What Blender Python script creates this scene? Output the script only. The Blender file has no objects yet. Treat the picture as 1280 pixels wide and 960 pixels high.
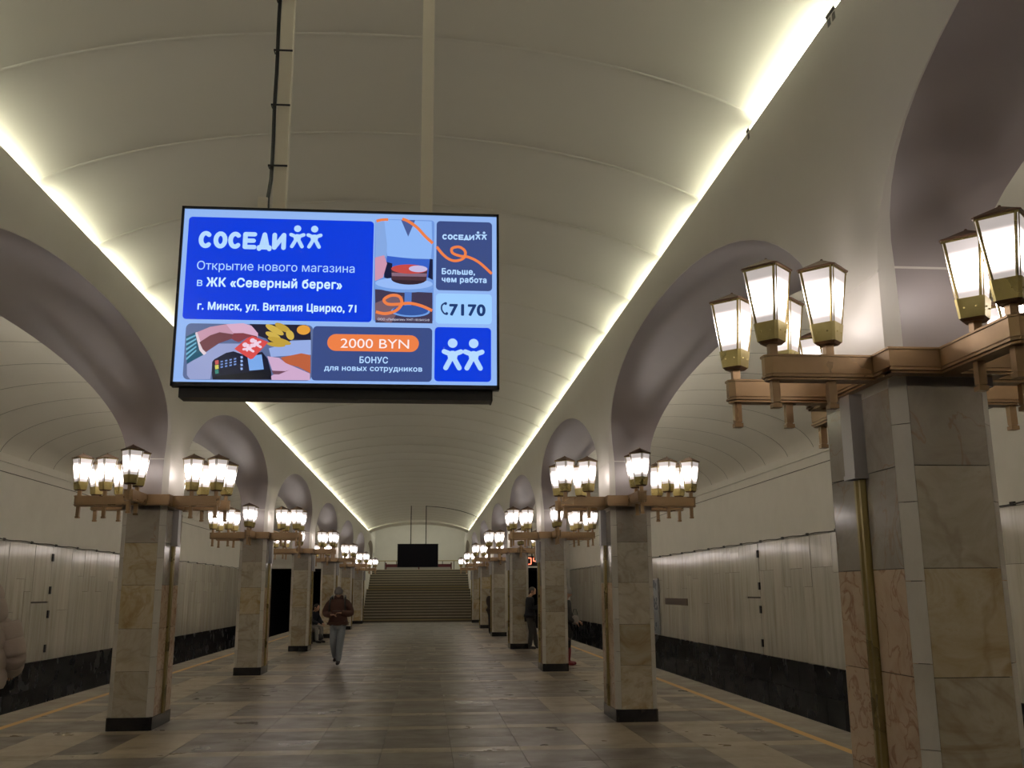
import bpy, bmesh, math, random
from mathutils import Vector, Matrix
random.seed(7)
SC = bpy.context.scene
COL = SC.collection
PI = math.pi

# ------------------------------------------------------------------ camera, world, exposure
F_PX, PITCH, YAW, ROLL, CAM_H = 1206.67, 0.2111, 0.0878, -0.0061, 1.65
_f = Vector((math.sin(YAW) * math.cos(PITCH), math.cos(YAW) * math.cos(PITCH), math.sin(PITCH)))
_r0 = Vector((math.cos(YAW), -math.sin(YAW), 0)); _u0 = _r0.cross(_f)
RT = math.cos(ROLL) * _r0 + math.sin(ROLL) * _u0
UP = -math.sin(ROLL) * _r0 + math.cos(ROLL) * _u0
cam = bpy.data.cameras.new('camera'); cam.sensor_width = 36; cam.lens = 36 * F_PX / 1280
cam.clip_start = .05; cam.clip_end = 300
cam_o = bpy.data.objects.new('camera', cam); COL.objects.link(cam_o)
M = Matrix((RT, UP, -_f)).transposed().to_4x4(); M.translation = (0, 0, CAM_H)
cam_o.matrix_world = M
SC.camera = cam_o

w = bpy.data.worlds.new('world'); SC.world = w; w.use_nodes = True
w.node_tree.nodes['Background'].inputs[0].default_value = (.02, .02, .022, 1)
w.node_tree.nodes['Background'].inputs[1].default_value = .2
SC.view_settings.view_transform = 'Standard'
SC.view_settings.look = 'None'
SC.view_settings.gamma = 1
SC.view_settings.use_curve_mapping = False
EXPO = 0.78
SC.view_settings.exposure = EXPO
try:
    SC.cycles.use_denoising = True
    SC.cycles.max_bounces = 7
    SC.cycles.diffuse_bounces = 5
    SC.cycles.glossy_bounces = 3
    SC.cycles.sample_clamp_indirect = 4
except Exception:
    pass

LAMP_E = 5.4         # lantern glass
LAMP_C = (1.0, .89, .85)
TUBE_E = 20.0        # fluorescent tubes in the cove
SIDE_FILL_E = 76.0  # strength of the unseen tubes added for the side vaults
TUBE_C = (1.0, .99, .76)

# ------------------------------------------------------------------ measures (metres); t = distance from the hall's axis
XC = -.4513
T_IN, T_OUT, T_LIP, T_YEL, T_EDGE, T_WALL = 2.894, 3.442, 2.76, 4.85, 5.43, 8.70
BAY, Y1, DEP, WID = 8.0065, 12.7885, .9494, .548
Z_COL, Z_SPR, Z_LIP, Z_TOP = 2.745, 3.35, 4.93, 5.545
YA, YB = -9.2, 56.4
RIB, RIB0 = 1.515, 6.27
VN = 2.04

# ------------------------------------------------------------------ materials
def srgb(r, g, b):
    f = lambda c: (c / 255 / 12.92) if c <= 10.3 else ((c / 255 + .055) / 1.055) ** 2.4
    return (f(r), f(g), f(b), 1)

class N:
    def __init__(s, name):
        s.m = bpy.data.materials.new(name); s.m.use_nodes = True
        s.t = s.m.node_tree; s.b = s.t.nodes['Principled BSDF']
    def n(s, typ, **k):
        x = s.t.nodes.new(typ)
        for a, v in k.items():
            if a.startswith('i_'):
                key = a[2:]; key = int(key) if key.isdigit() else key.replace('_', ' ')
                x.inputs[key].default_value = v
            else: setattr(x, a, v)
        return x
    def l(s, a, b): s.t.links.new(a, b)

def plain(name, col, rough=.5, metal=0, spec=.5):
    k = N(name); k.b.inputs['Base Color'].default_value = col
    k.b.inputs['Roughness'].default_value = rough; k.b.inputs['Metallic'].default_value = metal
    k.b.inputs['Specular IOR Level'].default_value = spec
    return k.m

def mottled(name, cols, scale=(3, 3, 3), rough=.35, bump=.0, detail=6, var=.12, distort=0., vein=None, vscale=2.5, metal=0, spots=None, vw=.035, vk=.75, rvar=.28, svar=0):
    """noise mottling in world coordinates, tint per piece, optional veins and stains"""
    k = N(name)
    geo = k.n('ShaderNodeNewGeometry'); oi = k.n('ShaderNodeObjectInfo')
    add = k.n('ShaderNodeMath', operation='ADD'); k.l(geo.outputs['Random Per Island'], add.inputs[0]); k.l(oi.outputs['Random'], add.inputs[1])
    fr = k.n('ShaderNodeMath', operation='FRACT'); k.l(add.outputs[0], fr.inputs[0])
    off = k.n('ShaderNodeVectorMath', operation='SCALE'); off.inputs[0].default_value = (17.3, 9.1, 13.7); k.l(fr.outputs[0], off.inputs['Scale'])
    pos = k.n('ShaderNodeVectorMath', operation='ADD'); k.l(geo.outputs['Position'], pos.inputs[0]); k.l(off.outputs[0], pos.inputs[1])
    mp = k.n('ShaderNodeMapping'); mp.inputs['Scale'].default_value = scale; k.l(pos.outputs[0], mp.inputs[0])
    no = k.n('ShaderNodeTexNoise', i_Scale=1.0, i_Detail=detail, i_Distortion=distort, i_Roughness=.62); k.l(mp.outputs[0], no.inputs['Vector'])
    cr = k.n('ShaderNodeValToRGB'); k.l(no.outputs[0], cr.inputs[0])
    e = cr.color_ramp.elements
    while len(e) < len(cols): e.new(.5)
    for i, c in enumerate(cols):
        e[i].position = .3 + .4 * i / max(1, len(cols) - 1); e[i].color = c
    out = cr.outputs[0]
    if vein:
        n2 = k.n('ShaderNodeTexNoise', i_Scale=vscale, i_Detail=4, i_Distortion=1.2); k.l(pos.outputs[0], n2.inputs['Vector'])
        sb = k.n('ShaderNodeMath', operation='SUBTRACT'); sb.inputs[1].default_value = .5; k.l(n2.outputs[0], sb.inputs[0])
        ab = k.n('ShaderNodeMath', operation='ABSOLUTE'); k.l(sb.outputs[0], ab.inputs[0])
        mr = k.n('ShaderNodeMapRange'); k.l(ab.outputs[0], mr.inputs[0])
        mr.inputs[1].default_value = 0; mr.inputs[2].default_value = vw; mr.inputs[3].default_value = vk; mr.inputs[4].default_value = 0
        mx = k.n('ShaderNodeMix', data_type='RGBA'); k.l(mr.outputs[0], mx.inputs[0]); k.l(out, mx.inputs[6]); mx.inputs[7].default_value = vein
        out = mx.outputs[2]
    if spots:
        n3 = k.n('ShaderNodeTexNoise', i_Scale=1.1, i_Detail=3); k.l(pos.outputs[0], n3.inputs['Vector'])
        mr = k.n('ShaderNodeMapRange'); k.l(n3.outputs[0], mr.inputs[0]); mr.inputs[1].default_value = .6; mr.inputs[2].default_value = .68; mr.inputs[4].default_value = .6
        mx = k.n('ShaderNodeMix', data_type='RGBA'); k.l(mr.outputs[0], mx.inputs[0]); k.l(out, mx.inputs[6]); mx.inputs[7].default_value = spots
        out = mx.outputs[2]
    hv = k.n('ShaderNodeHueSaturation'); k.l(out, hv.inputs['Color'])
    mr = k.n('ShaderNodeMapRange'); k.l(fr.outputs[0], mr.inputs[0]); mr.inputs[3].default_value = 1 - var; mr.inputs[4].default_value = 1 + var
    k.l(mr.outputs[0], hv.inputs['Value'])
    if svar:
        mu = k.n('ShaderNodeMath', operation='MULTIPLY'); mu.inputs[1].default_value = 7.31; k.l(fr.outputs[0], mu.inputs[0])
        f2 = k.n('ShaderNodeMath', operation='FRACT'); k.l(mu.outputs[0], f2.inputs[0])
        m5 = k.n('ShaderNodeMapRange'); k.l(f2.outputs[0], m5.inputs[0]); m5.inputs[3].default_value = 1 - svar; m5.inputs[4].default_value = 1.12
        k.l(m5.outputs[0], hv.inputs['Saturation'])
    k.l(hv.outputs[0], k.b.inputs['Base Color'])
    n4 = k.n('ShaderNodeTexNoise', i_Scale=2.2, i_Detail=4); k.l(pos.outputs[0], n4.inputs['Vector'])
    mr = k.n('ShaderNodeMapRange'); k.l(n4.outputs[0], mr.inputs[0]); mr.inputs[1].default_value = .3; mr.inputs[2].default_value = .7
    mr.inputs[3].default_value = rough * (1 - rvar); mr.inputs[4].default_value = min(1, rough * (1 + rvar))
    k.l(mr.outputs[0], k.b.inputs['Roughness'])
    k.b.inputs['Metallic'].default_value = metal
    if bump:
        bp = k.n('ShaderNodeBump', i_Strength=bump, i_Distance=.02); k.l(no.outputs[0], bp.inputs['Height']); k.l(bp.outputs[0], k.b.inputs['Normal'])
    return k.m

def paint(name, c1, c2, rough=.4, bump=.25, scale=.9):
    k = N(name)
    geo = k.n('ShaderNodeNewGeometry')
    no = k.n('ShaderNodeTexNoise', i_Scale=scale, i_Detail=5, i_Roughness=.6); k.l(geo.outputs['Position'], no.inputs['Vector'])
    cr = k.n('ShaderNodeValToRGB'); k.l(no.outputs[0], cr.inputs[0])
    cr.color_ramp.elements[0].position = .3; cr.color_ramp.elements[0].color = c1
    cr.color_ramp.elements[1].position = .7; cr.color_ramp.elements[1].color = c2
    k.l(cr.outputs[0], k.b.inputs['Base Color']); k.b.inputs['Roughness'].default_value = rough
    n2 = k.n('ShaderNodeTexNoise', i_Scale=2.6, i_Detail=2); k.l(geo.outputs['Position'], n2.inputs['Vector'])
    bp = k.n('ShaderNodeBump', i_Strength=bump, i_Distance=.02); k.l(n2.outputs[0], bp.inputs['Height']); k.l(bp.outputs[0], k.b.inputs['Normal'])
    return k.m

def emit(name, col, e, grad=None, gloss=.35):
    k = N(name); k.b.inputs['Base Color'].default_value = (.02, .02, .02, 1)
    k.b.inputs['Roughness'].default_value = gloss
    k.b.inputs['Emission Color'].default_value = (*col[:3], 1)
    k.b.inputs['Emission Strength'].default_value = e
    return k.m

MAT = {}
MAT['paint'] = paint('cream_gloss_paint', (.73, .70, .64, 1), (.77, .745, .685, 1), .36)
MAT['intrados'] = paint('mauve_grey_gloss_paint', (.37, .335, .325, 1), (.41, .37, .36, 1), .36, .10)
MAT['vault'] = paint('cream_vault_paint', (.72, .695, .625, 1), (.76, .735, .665, 1), .48, .15, .5)
MAT['plaster'] = paint('pale_plaster', (.66, .64, .585, 1), (.71, .69, .635, 1), .55, .2, 1.5)
MAT['seam'] = plain('dark_seam_backing', (.20, .19, .165, 1), .7)  # dark colour of the backing behind the panel joints
MAT['grout'] = plain('dark_grout', (.07, .062, .055, 1), .8)
MAT['panel'] = mottled('white_wall_marble', [(.46, .42, .34, 1), (.57, .54, .47, 1), (.63, .60, .53, 1)], (6, 6, .5), .14, detail=5, var=.10, rvar=.08)
MAT['black'] = mottled('black_wall_granite', [(.012, .012, .014, 1), (.03, .03, .032, 1), (.016, .015, .016, 1)], (2, 2, 2), .25, var=.25, vein=(.05, .053, .046, 1), vscale=.5, vw=.006)
MAT['base'] = mottled('black_base_granite', [(.008, .008, .01, 1), (.022, .02, .022, 1)], (5, 5, 5), .22, var=.2)
MAT['g_dark'] = mottled('dark_floor_granite', [(.118, .098, .077, 1), (.145, .121, .097, 1), (.130, .108, .086, 1)], (14, 5, 14), .36, var=.16, detail=8, spots=(.085, .07, .055, 1))
MAT['g_light'] = mottled('light_floor_granite', [(.28, .23, .16, 1), (.35, .29, .205, 1)], (14, 6, 14), .36, var=.10, detail=8, spots=(.14, .105, .06, 1))
MAT['g_edge'] = mottled('platform_edge_granite', [(.20, .175, .14, 1), (.26, .23, .185, 1)], (8, 3, 8), .5, var=.1)
MAT['yellow'] = plain('worn_yellow_paint', (.66, .40, .12, 1), .5)
MAT['olive'] = mottled('honey_marble', [(.33, .235, .115, 1), (.46, .38, .25, 1), (.53, .47, .36, 1), (.40, .30, .165, 1)], (1.7, 1.7, 2.4), .14, distort=1.9, detail=8, var=.13, vein=(.30, .20, .09, 1), vscale=1.1, vw=.03, vk=.4, svar=.5)
MAT['greyb'] = mottled('grey_brown_marble', [(.30, .27, .23, 1), (.38, .345, .30, 1), (.33, .295, .255, 1)], (2.5, 2.5, 3.5), .13, distort=1.4, var=.1, vein=(.32, .22, .16, 1), vscale=1.8, vw=.01)
MAT['pink'] = mottled('pink_veined_marble', [(.48, .33, .22, 1), (.60, .455, .335, 1), (.54, .395, .275, 1)], (2.5, 2.5, 2.5), .15, distort=1.2, var=.1, vein=(.26, .10, .045, 1), vscale=4.2, vw=.03, vk=.6)
MAT['strip'] = mottled('pale_corner_marble', [(.56, .53, .48, 1), (.66, .63, .585, 1), (.60, .57, .52, 1)], (3, 3, 1.5), .13, distort=.6, var=.1)
MAT['brass'] = mottled('brass_channel', [(.25, .19, .07, 1), (.36, .285, .12, 1)], (4, 4, 1), .30, var=.08, metal=.8)
MAT['bronze'] = mottled('bronze_paint', [(.34, .225, .12, 1), (.40, .27, .15, 1)], (5, 5, 5), .34, var=.07, metal=.6)
MAT['bronze_d'] = plain('dark_bronze', (.13, .075, .04, 1), .45, .4)
MAT['gold'] = mottled('gilt_collar', [(.42, .34, .12, 1), (.55, .47, .21, 1)], (6, 6, 6), .3, var=.1, metal=.8)
MAT['roof'] = plain('brown_lantern_roof', (.17, .095, .06, 1), .45, .3)
MAT['steel'] = plain('brushed_aluminium', (.42, .41, .42, 1), .35, .8)
MAT['dark'] = plain('dark_plastic', (.012, .012, .014, 1), .35)
MAT['tunnel'] = plain('tunnel_black', (.006, .006, .009, 1), .9)
MAT['ballast'] = mottled('track_bed', [(.02, .018, .016, 1), (.05, .045, .04, 1)], (12, 12, 12), .9)
MAT['iron'] = plain('black_iron', (.02, .018, .017, 1), .5, .5)
MAT['brown'] = plain('brown_vent_metal', (.09, .055, .035, 1), .5)
MAT['cable'] = plain('grey_cable_cover', (.10, .095, .085, 1), .6)
MAT['rod'] = plain('cream_rod', (.78, .72, .60, 1), .4)
MAT['step'] = mottled('stair_granite', [(.38, .33, .24, 1), (.46, .40, .30, 1)], (4, 4, 4), .45, var=.1)
MAT['step_d'] = plain('dark_stair_riser', (.11, .095, .07, 1), .6)  # risers darker than the treads
MAT['step_y'] = plain('yellow_warning_strip', (.36, .28, .12, 1), .5)
MAT['red'] = plain('maroon_board', (.10, .012, .018, 1), .5)
MAT['pale'] = plain('pale_board', (.30, .29, .26, 1), .5)
MAT['bluegrey'] = mottled('line_map_print', [(.14, .17, .24, 1), (.34, .36, .38, 1)], (14, 14, 14), .3)
MAT['tube'] = emit('fluorescent_tube_glow', TUBE_C, TUBE_E)
MAT['tube_fill'] = emit('side_fill_glow', (1.0, .92, .78), SIDE_FILL_E)
MAT['black_scr'] = plain('switched_off_screen', (.008, .008, .014, 1), .55, spec=.15)

# frosted lantern glass, lit from inside by the lamp at its middle
k = N('lit_frosted_glass'); k.b.inputs['Base Color'].default_value = (.6, .58, .6, 1); k.b.inputs['Roughness'].default_value = .25
tc = k.n('ShaderNodeTexCoord'); sx = k.n('ShaderNodeSeparateXYZ'); k.l(tc.outputs['Object'], sx.inputs[0])
sb = k.n('ShaderNodeMath', operation='SUBTRACT'); sb.inputs[1].default_value = .235; k.l(sx.outputs[2], sb.inputs[0])
ab = k.n('ShaderNodeMath', operation='ABSOLUTE'); k.l(sb.outputs[0], ab.inputs[0])
mr = k.n('ShaderNodeMapRange', interpolation_type='SMOOTHSTEP'); k.l(ab.outputs[0], mr.inputs[0])
mr.inputs[1].default_value = .015; mr.inputs[2].default_value = .115; mr.inputs[3].default_value = 1; mr.inputs[4].default_value = .045
ml = k.n('ShaderNodeMath', operation='MULTIPLY'); ml.inputs[1].default_value = LAMP_E; k.l(mr.outputs[0], ml.inputs[0])
gq = k.n('ShaderNodeNewGeometry'); iv = k.n('ShaderNodeMath', operation='SUBTRACT'); iv.inputs[0].default_value = 1; k.l(gq.outputs['Backfacing'], iv.inputs[1])
m2 = k.n('ShaderNodeMath', operation='MULTIPLY'); k.l(ml.outputs[0], m2.inputs[0]); k.l(iv.outputs[0], m2.inputs[1])
k.b.inputs['Emission Color'].default_value = (*LAMP_C, 1); k.l(m2.outputs[0], k.b.inputs['Emission Strength'])
MAT['glass'] = k.m
for q in ('glass', 'tube'):
    try: MAT[q].cycles.emission_sampling = 'FRONT'
    except Exception: pass

# ------------------------------------------------------------------ mesh helpers
class MB:
    def __init__(s): s.v = []; s.f = []
    def box(s, x0, x1, y0, y1, z0, z1):
        i = len(s.v)
        s.v += [(x0, y0, z0), (x1, y0, z0), (x1, y1, z0), (x0, y1, z0), (x0, y0, z1), (x1, y0, z1), (x1, y1, z1), (x0, y1, z1)]
        s.f += [tuple(i + a for a in q) for q in ((3, 2, 1, 0), (4, 5, 6, 7), (0, 1, 5, 4), (1, 2, 6, 5), (2, 3, 7, 6), (3, 0, 4, 7))]
        return s
    def loft(s, rings, cap=True):
        """rings: lists of points, counter-clockwise seen from the end they grow to"""
        n = len(rings[0]); i0 = len(s.v)
        for r in rings: s.v += [tuple(p) for p in r]
        for k in range(len(rings) - 1):
            a = i0 + k * n; b = a + n
            for j in range(n): s.f.append((a + j, a + (j + 1) % n, b + (j + 1) % n, b + j))
        if cap:
            s.f.append(tuple(i0 + j for j in reversed(range(n))))
            s.f.append(tuple(i0 + (len(rings) - 1) * n + j for j in range(n)))
        return s
    def prism(s, pts, z0, z1):
        return s.loft([[(x, y, z0) for x, y in pts], [(x, y, z1) for x, y in pts]])
    def tube(s, pts, r, n=8):
        rings = []
        P = [Vector(p) for p in pts]
        for i, p in enumerate(P):
            d = (P[min(i + 1, len(P) - 1)] - P[max(i - 1, 0)]).normalized()
            a = d.cross(Vector((0, 0, 1)))
            if a.length < .1: a = d.cross(Vector((1, 0, 0)))
            a.normalize(); b = d.cross(a)
            rr = r[i] if isinstance(r, (list, tuple)) else r
            rings.append([p + (a * math.cos(t) + b * math.sin(t)) * rr for t in [2 * PI * k / n for k in range(n)]])
        return s.loft(rings)
    def quad(s, a, b, c, d):
        i = len(s.v); s.v += [a, b, c, d]; s.f.append((i, i + 1, i + 2, i + 3)); return s
    def mesh(s, name, mat, smooth=False):
        m = bpy.data.meshes.new(name); m.from_pydata([tuple(v) for v in s.v], [], s.f); m.update()
        if mat: m.materials.append(MAT[mat] if isinstance(mat, str) else mat)
        if smooth:
            for p in m.polygons: p.use_smooth = True
        return m

def link(name, data, parent=None, loc=None, rz=0, **props):
    o = bpy.data.objects.new(name, data); COL.objects.link(o)
    if parent: o.parent = parent
    if loc is not None: o.location = loc
    if rz: o.rotation_euler = (0, 0, rz)
    for k_, v_ in props.items(): o[k_] = v_
    return o
def thing(name, label, cat, loc=(0, 0, 0), rz=0, group=None):
    o = link(name, None, None, loc, rz, label=label, category=cat)
    if group: o['group'] = group
    return o
def struct(name, mb, mat, smooth=False):
    return link(name, mb.mesh(name, mat, smooth), kind='structure')
def fix_normals(me):
    b = bmesh.new(); b.from_mesh(me); bmesh.ops.recalc_face_normals(b, faces=b.faces); b.to_mesh(me); b.free()
ORD = ['nearest', 'second', 'third', 'fourth', 'fifth', 'sixth', 'seventh', 'eighth']

# ================================================================== FLOOR
fl = MB().box(XC - 4.9, XC + 4.9, YA, YB, -.3, -.012)
floor = struct('floor', fl, 'grout')
rects = []
def segs(cuts, step):
    out = []
    for a, b in zip(cuts[:-1], cuts[1:]):
        n = max(1, round((b - a) / step)); out += [(a + (b - a) * i / n, a + (b - a) * (i + 1) / n) for i in range(n)]
    return out
def row(y0, y1, kind):
    cuts = [-4.81, -4.13, -3.42, -2.93, -2.21, 0, 2.21, 2.93, 3.42, 4.13, 4.81]
    for a, b in segs(cuts, .74):
        c = abs((a + b) / 2)
        if kind == 'strip': m = 'g_light'
        elif kind == 'band': m = 'g_dark'
        elif kind == 'pattern': m = 'g_light' if (2.21 < c < 2.93 or 3.42 < c < 4.13) else 'g_dark'
        else: m = 'g_light' if 3.42 < c < 4.13 else 'g_dark'
        rects.append((XC + a, XC + b, y0, y1, m))
k0 = -3
for kk in range(k0, 6):
    o = 10.75 + BAY * kk
    row(o, o + .3, 'strip'); row(o + .3, o + 1.02, 'pattern'); row(o + 1.02, o + 1.75, 'pattern'); row(o + 1.75, o + 2.03, 'strip')
    row(o + 2.03, o + 3.1, 'band'); row(o + 3.1, o + 3.38, 'strip'); row(o + 3.38, o + 4.12, 'pattern'); row(o + 4.12, o + 4.9, 'pattern')
    row(o + 4.9, o + 5.22, 'strip')
    for i in range(4): row(o + 5.22 + i * .6966, o + 5.22 + (i + 1) * .6966, 'big')
rects = [r for r in rects if r[2] > YA and r[3] < YB]
def pix(x, y, z=0):
    d = Vector((x, y, z - CAM_H)); ww = d.dot(_f)
    if ww < .1: return (-9999, -9999)
    return (640 + F_PX * d.dot(RT) / ww, 480 - F_PX * d.dot(UP) / ww)
def inview(r):
    px = [pix(a, b) for a in r[:2] for b in r[2:4]]
    return any(-40 < p[0] < 1320 and -40 < p[1] < 990 for p in px)
rects.sort(key=lambda r: (not inview(r), r[2]))
meshes = {}
G = .0022
for r in rects[:296]:
    key = (round(r[1] - r[0], 3), round(r[3] - r[2], 3), r[4])
    if key not in meshes:
        a, b = key[0] / 2 - G, key[1] / 2 - G
        meshes[key] = MB().box(-a, a, -b, b, -.02, 0).mesh('floor_slab', r[4])
    link('floor_slab', meshes[key], floor, ((r[0] + r[1]) / 2, (r[2] + r[3]) / 2, random.uniform(-.0008, .0008)))
for m in ('g_dark', 'g_light'):
    mb = MB()
    for r in rects[296:]:
        if r[4] == m: mb.box(r[0] + G, r[1] - G, r[2] + G, r[3] - G, -.02, 0)
    link('distant_slabs', mb.mesh('distant_slabs', m), floor, kind='stuff')
for s, nm in ((1, 'right'), (-1, 'left')):
    ed = struct('trim_1' if s > 0 else 'trim_2', MB().box(*sorted((XC + s * 4.90, XC + s * (T_EDGE - .03))), YA, YB, -1.2, -.02), 'grout')
    ed['label'] = 'granite edge of the ' + nm + ' platform'
    em = MB().box(-.2625, .2625, -.49, .49, -.05, 0).mesh('edge_slab', 'g_edge')
    for i in range(65):
        y = YA + .6 + i * .9835
        link('edge_slab', em, ed, (XC + s * 5.17, y, 0))
    st = link('safety_line', MB().box(*sorted((XC + s * 4.80, XC + s * 4.91)), YA, YB, -.02, .001).mesh('safety_line', 'yellow'), kind='structure')
    st['label'] = 'worn yellow safety line along the ' + nm + ' platform'
struct('floor_track_right', MB().box(XC + T_EDGE - .1, XC + T_WALL + .3, YA, YB + 6, -1.4, -1.2), 'ballast')
struct('floor_track_left', MB().box(XC - T_WALL - .3, XC - T_EDGE + .1, YA, YB + 6, -1.4, -1.2), 'ballast')

# ================================================================== VAULTS
def vault_panel_mesh(name, half, zb, gap=.012):
    nx, ny = 40, 8
    mb = MB(); hgt = Z_TOP - zb
    for j in range(ny + 1):
        v = j / ny
        for i in range(nx + 1):
            u = -math.cos(PI * i / nx)
            x = half * u; z = zb + hgt * max(0, 1 - abs(u) ** VN) ** (1 / VN)
            nrm = Vector((x / half ** 2, 0, max(.02, (z - zb)) / hgt ** 2)).normalized()
            b = .022 * (1 - (2 * v - 1) ** 2) - .006
            mb.v.append((x + nrm.x * b, (v - .5) * (RIB - gap), z + nrm.z * b))
    for j in range(ny):
        for i in range(nx):
            a = j * (nx + 1) + i; mb.f.append((a, a + nx + 1, a + nx + 2, a + 1))
    return mb.mesh(name, 'vault', True)
def vault(name, cx, half, zb, y_to):
    nx = 40; mb = MB(); hgt = Z_TOP + .03 - zb       # dark backing that shows only in the joints
    for y in (YA, y_to):
        for i in range(nx + 1):
            u = -math.cos(PI * i / nx); mb.v.append((cx + (half + .03) * u, y, zb + hgt * max(0, 1 - abs(u) ** VN) ** (1 / VN)))
    for i in range(nx): mb.f.append((i, nx + 1 + i, nx + 2 + i, i + 1))
    root = struct(name, mb, 'seam', True)
    pm = vault_panel_mesh('vault_panel', half, zb, .012 if name == 'ceiling' else .024)
    bead = MB()
    for i in range(nx + 1):
        u = -math.cos(PI * i / nx); x = half * u; z = zb + (Z_TOP - zb) * max(0, 1 - abs(u) ** VN) ** (1 / VN)
        nr = Vector((x / half ** 2, 0, max(.02, z - zb) / (Z_TOP - zb) ** 2)).normalized()
        for dy, dn in ((-.013, .004), (0, -.024), (.013, .004)): bead.v.append((x + nr.x * dn, dy, z + nr.z * dn))
    for i in range(nx):
        a = i * 3; bead.f += [(a, a + 1, a + 4, a + 3), (a + 1, a + 2, a + 5, a + 4)]
    bead_m = bead.mesh('joint_bead', 'vault', True)
    i = math.ceil((YA - RIB0) / RIB)
    while RIB0 + (i + 1) * RIB < y_to + .4:
        link('vault_panel', pm, root, (cx, RIB0 + (i + .5) * RIB, 0))
        if name == 'ceiling': link('joint_bead', bead_m, root, (cx, RIB0 + (i + 1) * RIB, 0))
        i += 1
    return root
vault('ceiling', XC, 3.5, 4.2, 54.7)
vault('ceiling_right', XC + 6.075, 2.64, 4.5, YB)
vault('ceiling_left', XC - 6.075, 2.64, 4.5, YB)

# ================================================================== ARCADE WALLS
def sm(x): x = max(0, min(1, x)); return x * x * (3 - 2 * x)
def t_h(z): return T_IN + (T_LIP - T_IN) * sm((z - 3.3) / 1.7) * 1.0
def t_o(z): return T_OUT + .035 * sm((z - 3.4) / .9)
COL_Y = [Y1 + BAY * k for k in range(-2, 6)]         # front faces of the columns: index 1 is the nearest in view
def arch_curve(ya, yb, apex, n=30):
    a = (yb - ya) / 2; m = (ya + yb) / 2; pts = [(ya, Z_COL - .05), (ya, 3.05)]
    for i in range(n + 1):
        th = PI - PI * i / n
        ct, st = math.cos(th), math.sin(th)
        e = 2 / 2.15
        pts.append((m + a * math.copysign(abs(ct) ** e, ct), Z_SPR + (apex - Z_SPR) * abs(st) ** e))
    return pts + [(yb, 3.05), (yb, Z_COL - .05)]
def arcade(s, name):
    mb = MB()
    X = lambda t: XC + s * t
    rows = 9
    def vrow(y, z0):   # a vertical line of the hall face from z0 up to the lip
        i0 = len(mb.v)
        for r in range(rows + 1):
            z = z0 + (Z_LIP - z0) * r / rows
            mb.v.append((X(t_h(z)), y, z))
        return i0
    def strip(i, j, n=rows):
        for r in range(n): mb.f.append((i + r, j + r, j + r + 1, i + r + 1))
    edges = []; intr = []
    ys = [YA - 0.9] + COL_Y
    for k in range(len(COL_Y) + 1):
        ya = (COL_Y[k - 1] + DEP) if k else COL_Y[0] - BAY + DEP
        yb = COL_Y[k] if k < len(COL_Y) else COL_Y[-1] + BAY
        h = arch_curve(ya, yb, 4.555); o = arch_curve(ya, yb, 4.15)
        n = len(h); hv = []; iv = []; ov = []
        for i, (y, z) in enumerate(h):
            p, q = h[max(0, i - 1)], h[min(n - 1, i + 1)]
            d = Vector((q[0] - p[0], q[1] - p[1])).normalized(); nn = (-d.y, d.x)   # away from the opening
            c = .062 * (1 - sm((z - 3.2) / .9)) + .006
            hv.append((y + nn[0] * c, z + (nn[1] * c if z > 3.3 else 0)))
            iv.append((X(t_h(z) + c), y, z)); oy, oz = o[i]
            ov.append((X(t_o(oz)), oy, oz))
        # hall face above the arch
        cols_ = []
        for i in range(2, n - 2): cols_.append(vrow(*hv[i]))
        for a, b in zip(cols_[:-1], cols_[1:]): strip(a, b)
        # chamfer and intrados
        i0 = len(mb.v)
        for i in range(n): mb.v.append((X(t_h(hv[i][1])), hv[i][0], hv[i][1]))
        i1 = len(mb.v); mb.v += iv
        K = 5; prev = i1; loops = [i0, i1]
        for q in range(1, K + 1):
            i2 = len(mb.v)
            for i in range(n):
                a, b = Vector(iv[i]), Vector(ov[i]); f = q / K
                p = a.lerp(b, f); p.z = a.z + (b.z - a.z) * sm(f * .6 + f * f * .4)
                mb.v.append(tuple(p))
            loops.append(i2)
        for a, b in zip(loops[:-1], loops[1:]):
            for i in range(n - 1):
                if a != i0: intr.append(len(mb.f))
                mb.f.append((a + i, b + i, b + i + 1, a + i + 1))
        # outer face over the arch
        i3 = len(mb.v); mb.v += [tuple(v) for v in ov]
        i4 = len(mb.v); mb.v += [(X(T_OUT + .04), v[1], 4.62) for v in ov]
        for i in range(2, n - 3): mb.f.append((i3 + i, i4 + i, i4 + i + 1, i3 + i + 1))
        edges.append((hv[2], hv[1], hv[0], hv[n - 3], hv[n - 2], hv[n - 1], ya, yb))
    # piers
    for A, B in zip(edges[:-1], edges[1:]):
        ya, yb = A[3][0], B[0][0]
        strip(vrow(ya, A[3][1]), vrow(yb, B[0][1]))
        for (p, q), (u, v) in (((A[4], B[1]), (A[3], B[0])), ((A[5], B[2]), (A[4], B[1]))):
            mb.quad((X(t_h(p[1])), p[0], p[1]), (X(t_h(q[1])), q[0], q[1]), (X(t_h(v[1])), v[0], v[1]), (X(t_h(u[1])), u[0], u[1]))
        Xo = X(T_OUT)
        mb.quad((Xo, A[7], Z_COL - .05), (Xo, B[6], Z_COL - .05), (X(T_OUT + .04), B[6], 4.62), (X(T_OUT + .04), A[7], 4.62))
    # cove trough behind the lip
    y0, y1 = edges[0][6], edges[-1][7]
    for (ta, za), (tb, zb) in (((T_LIP, Z_LIP), (T_LIP + .025, Z_LIP)), ((T_LIP + .025, Z_LIP), (T_LIP + .03, 4.71)), ((T_LIP + .03, 4.71), (3.20, 4.69))):
        mb.quad((X(ta), y0, za), (X(ta), y1, za), (X(tb), y1, zb), (X(tb), y0, zb))
    me = mb.mesh(name, 'paint', True)
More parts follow.
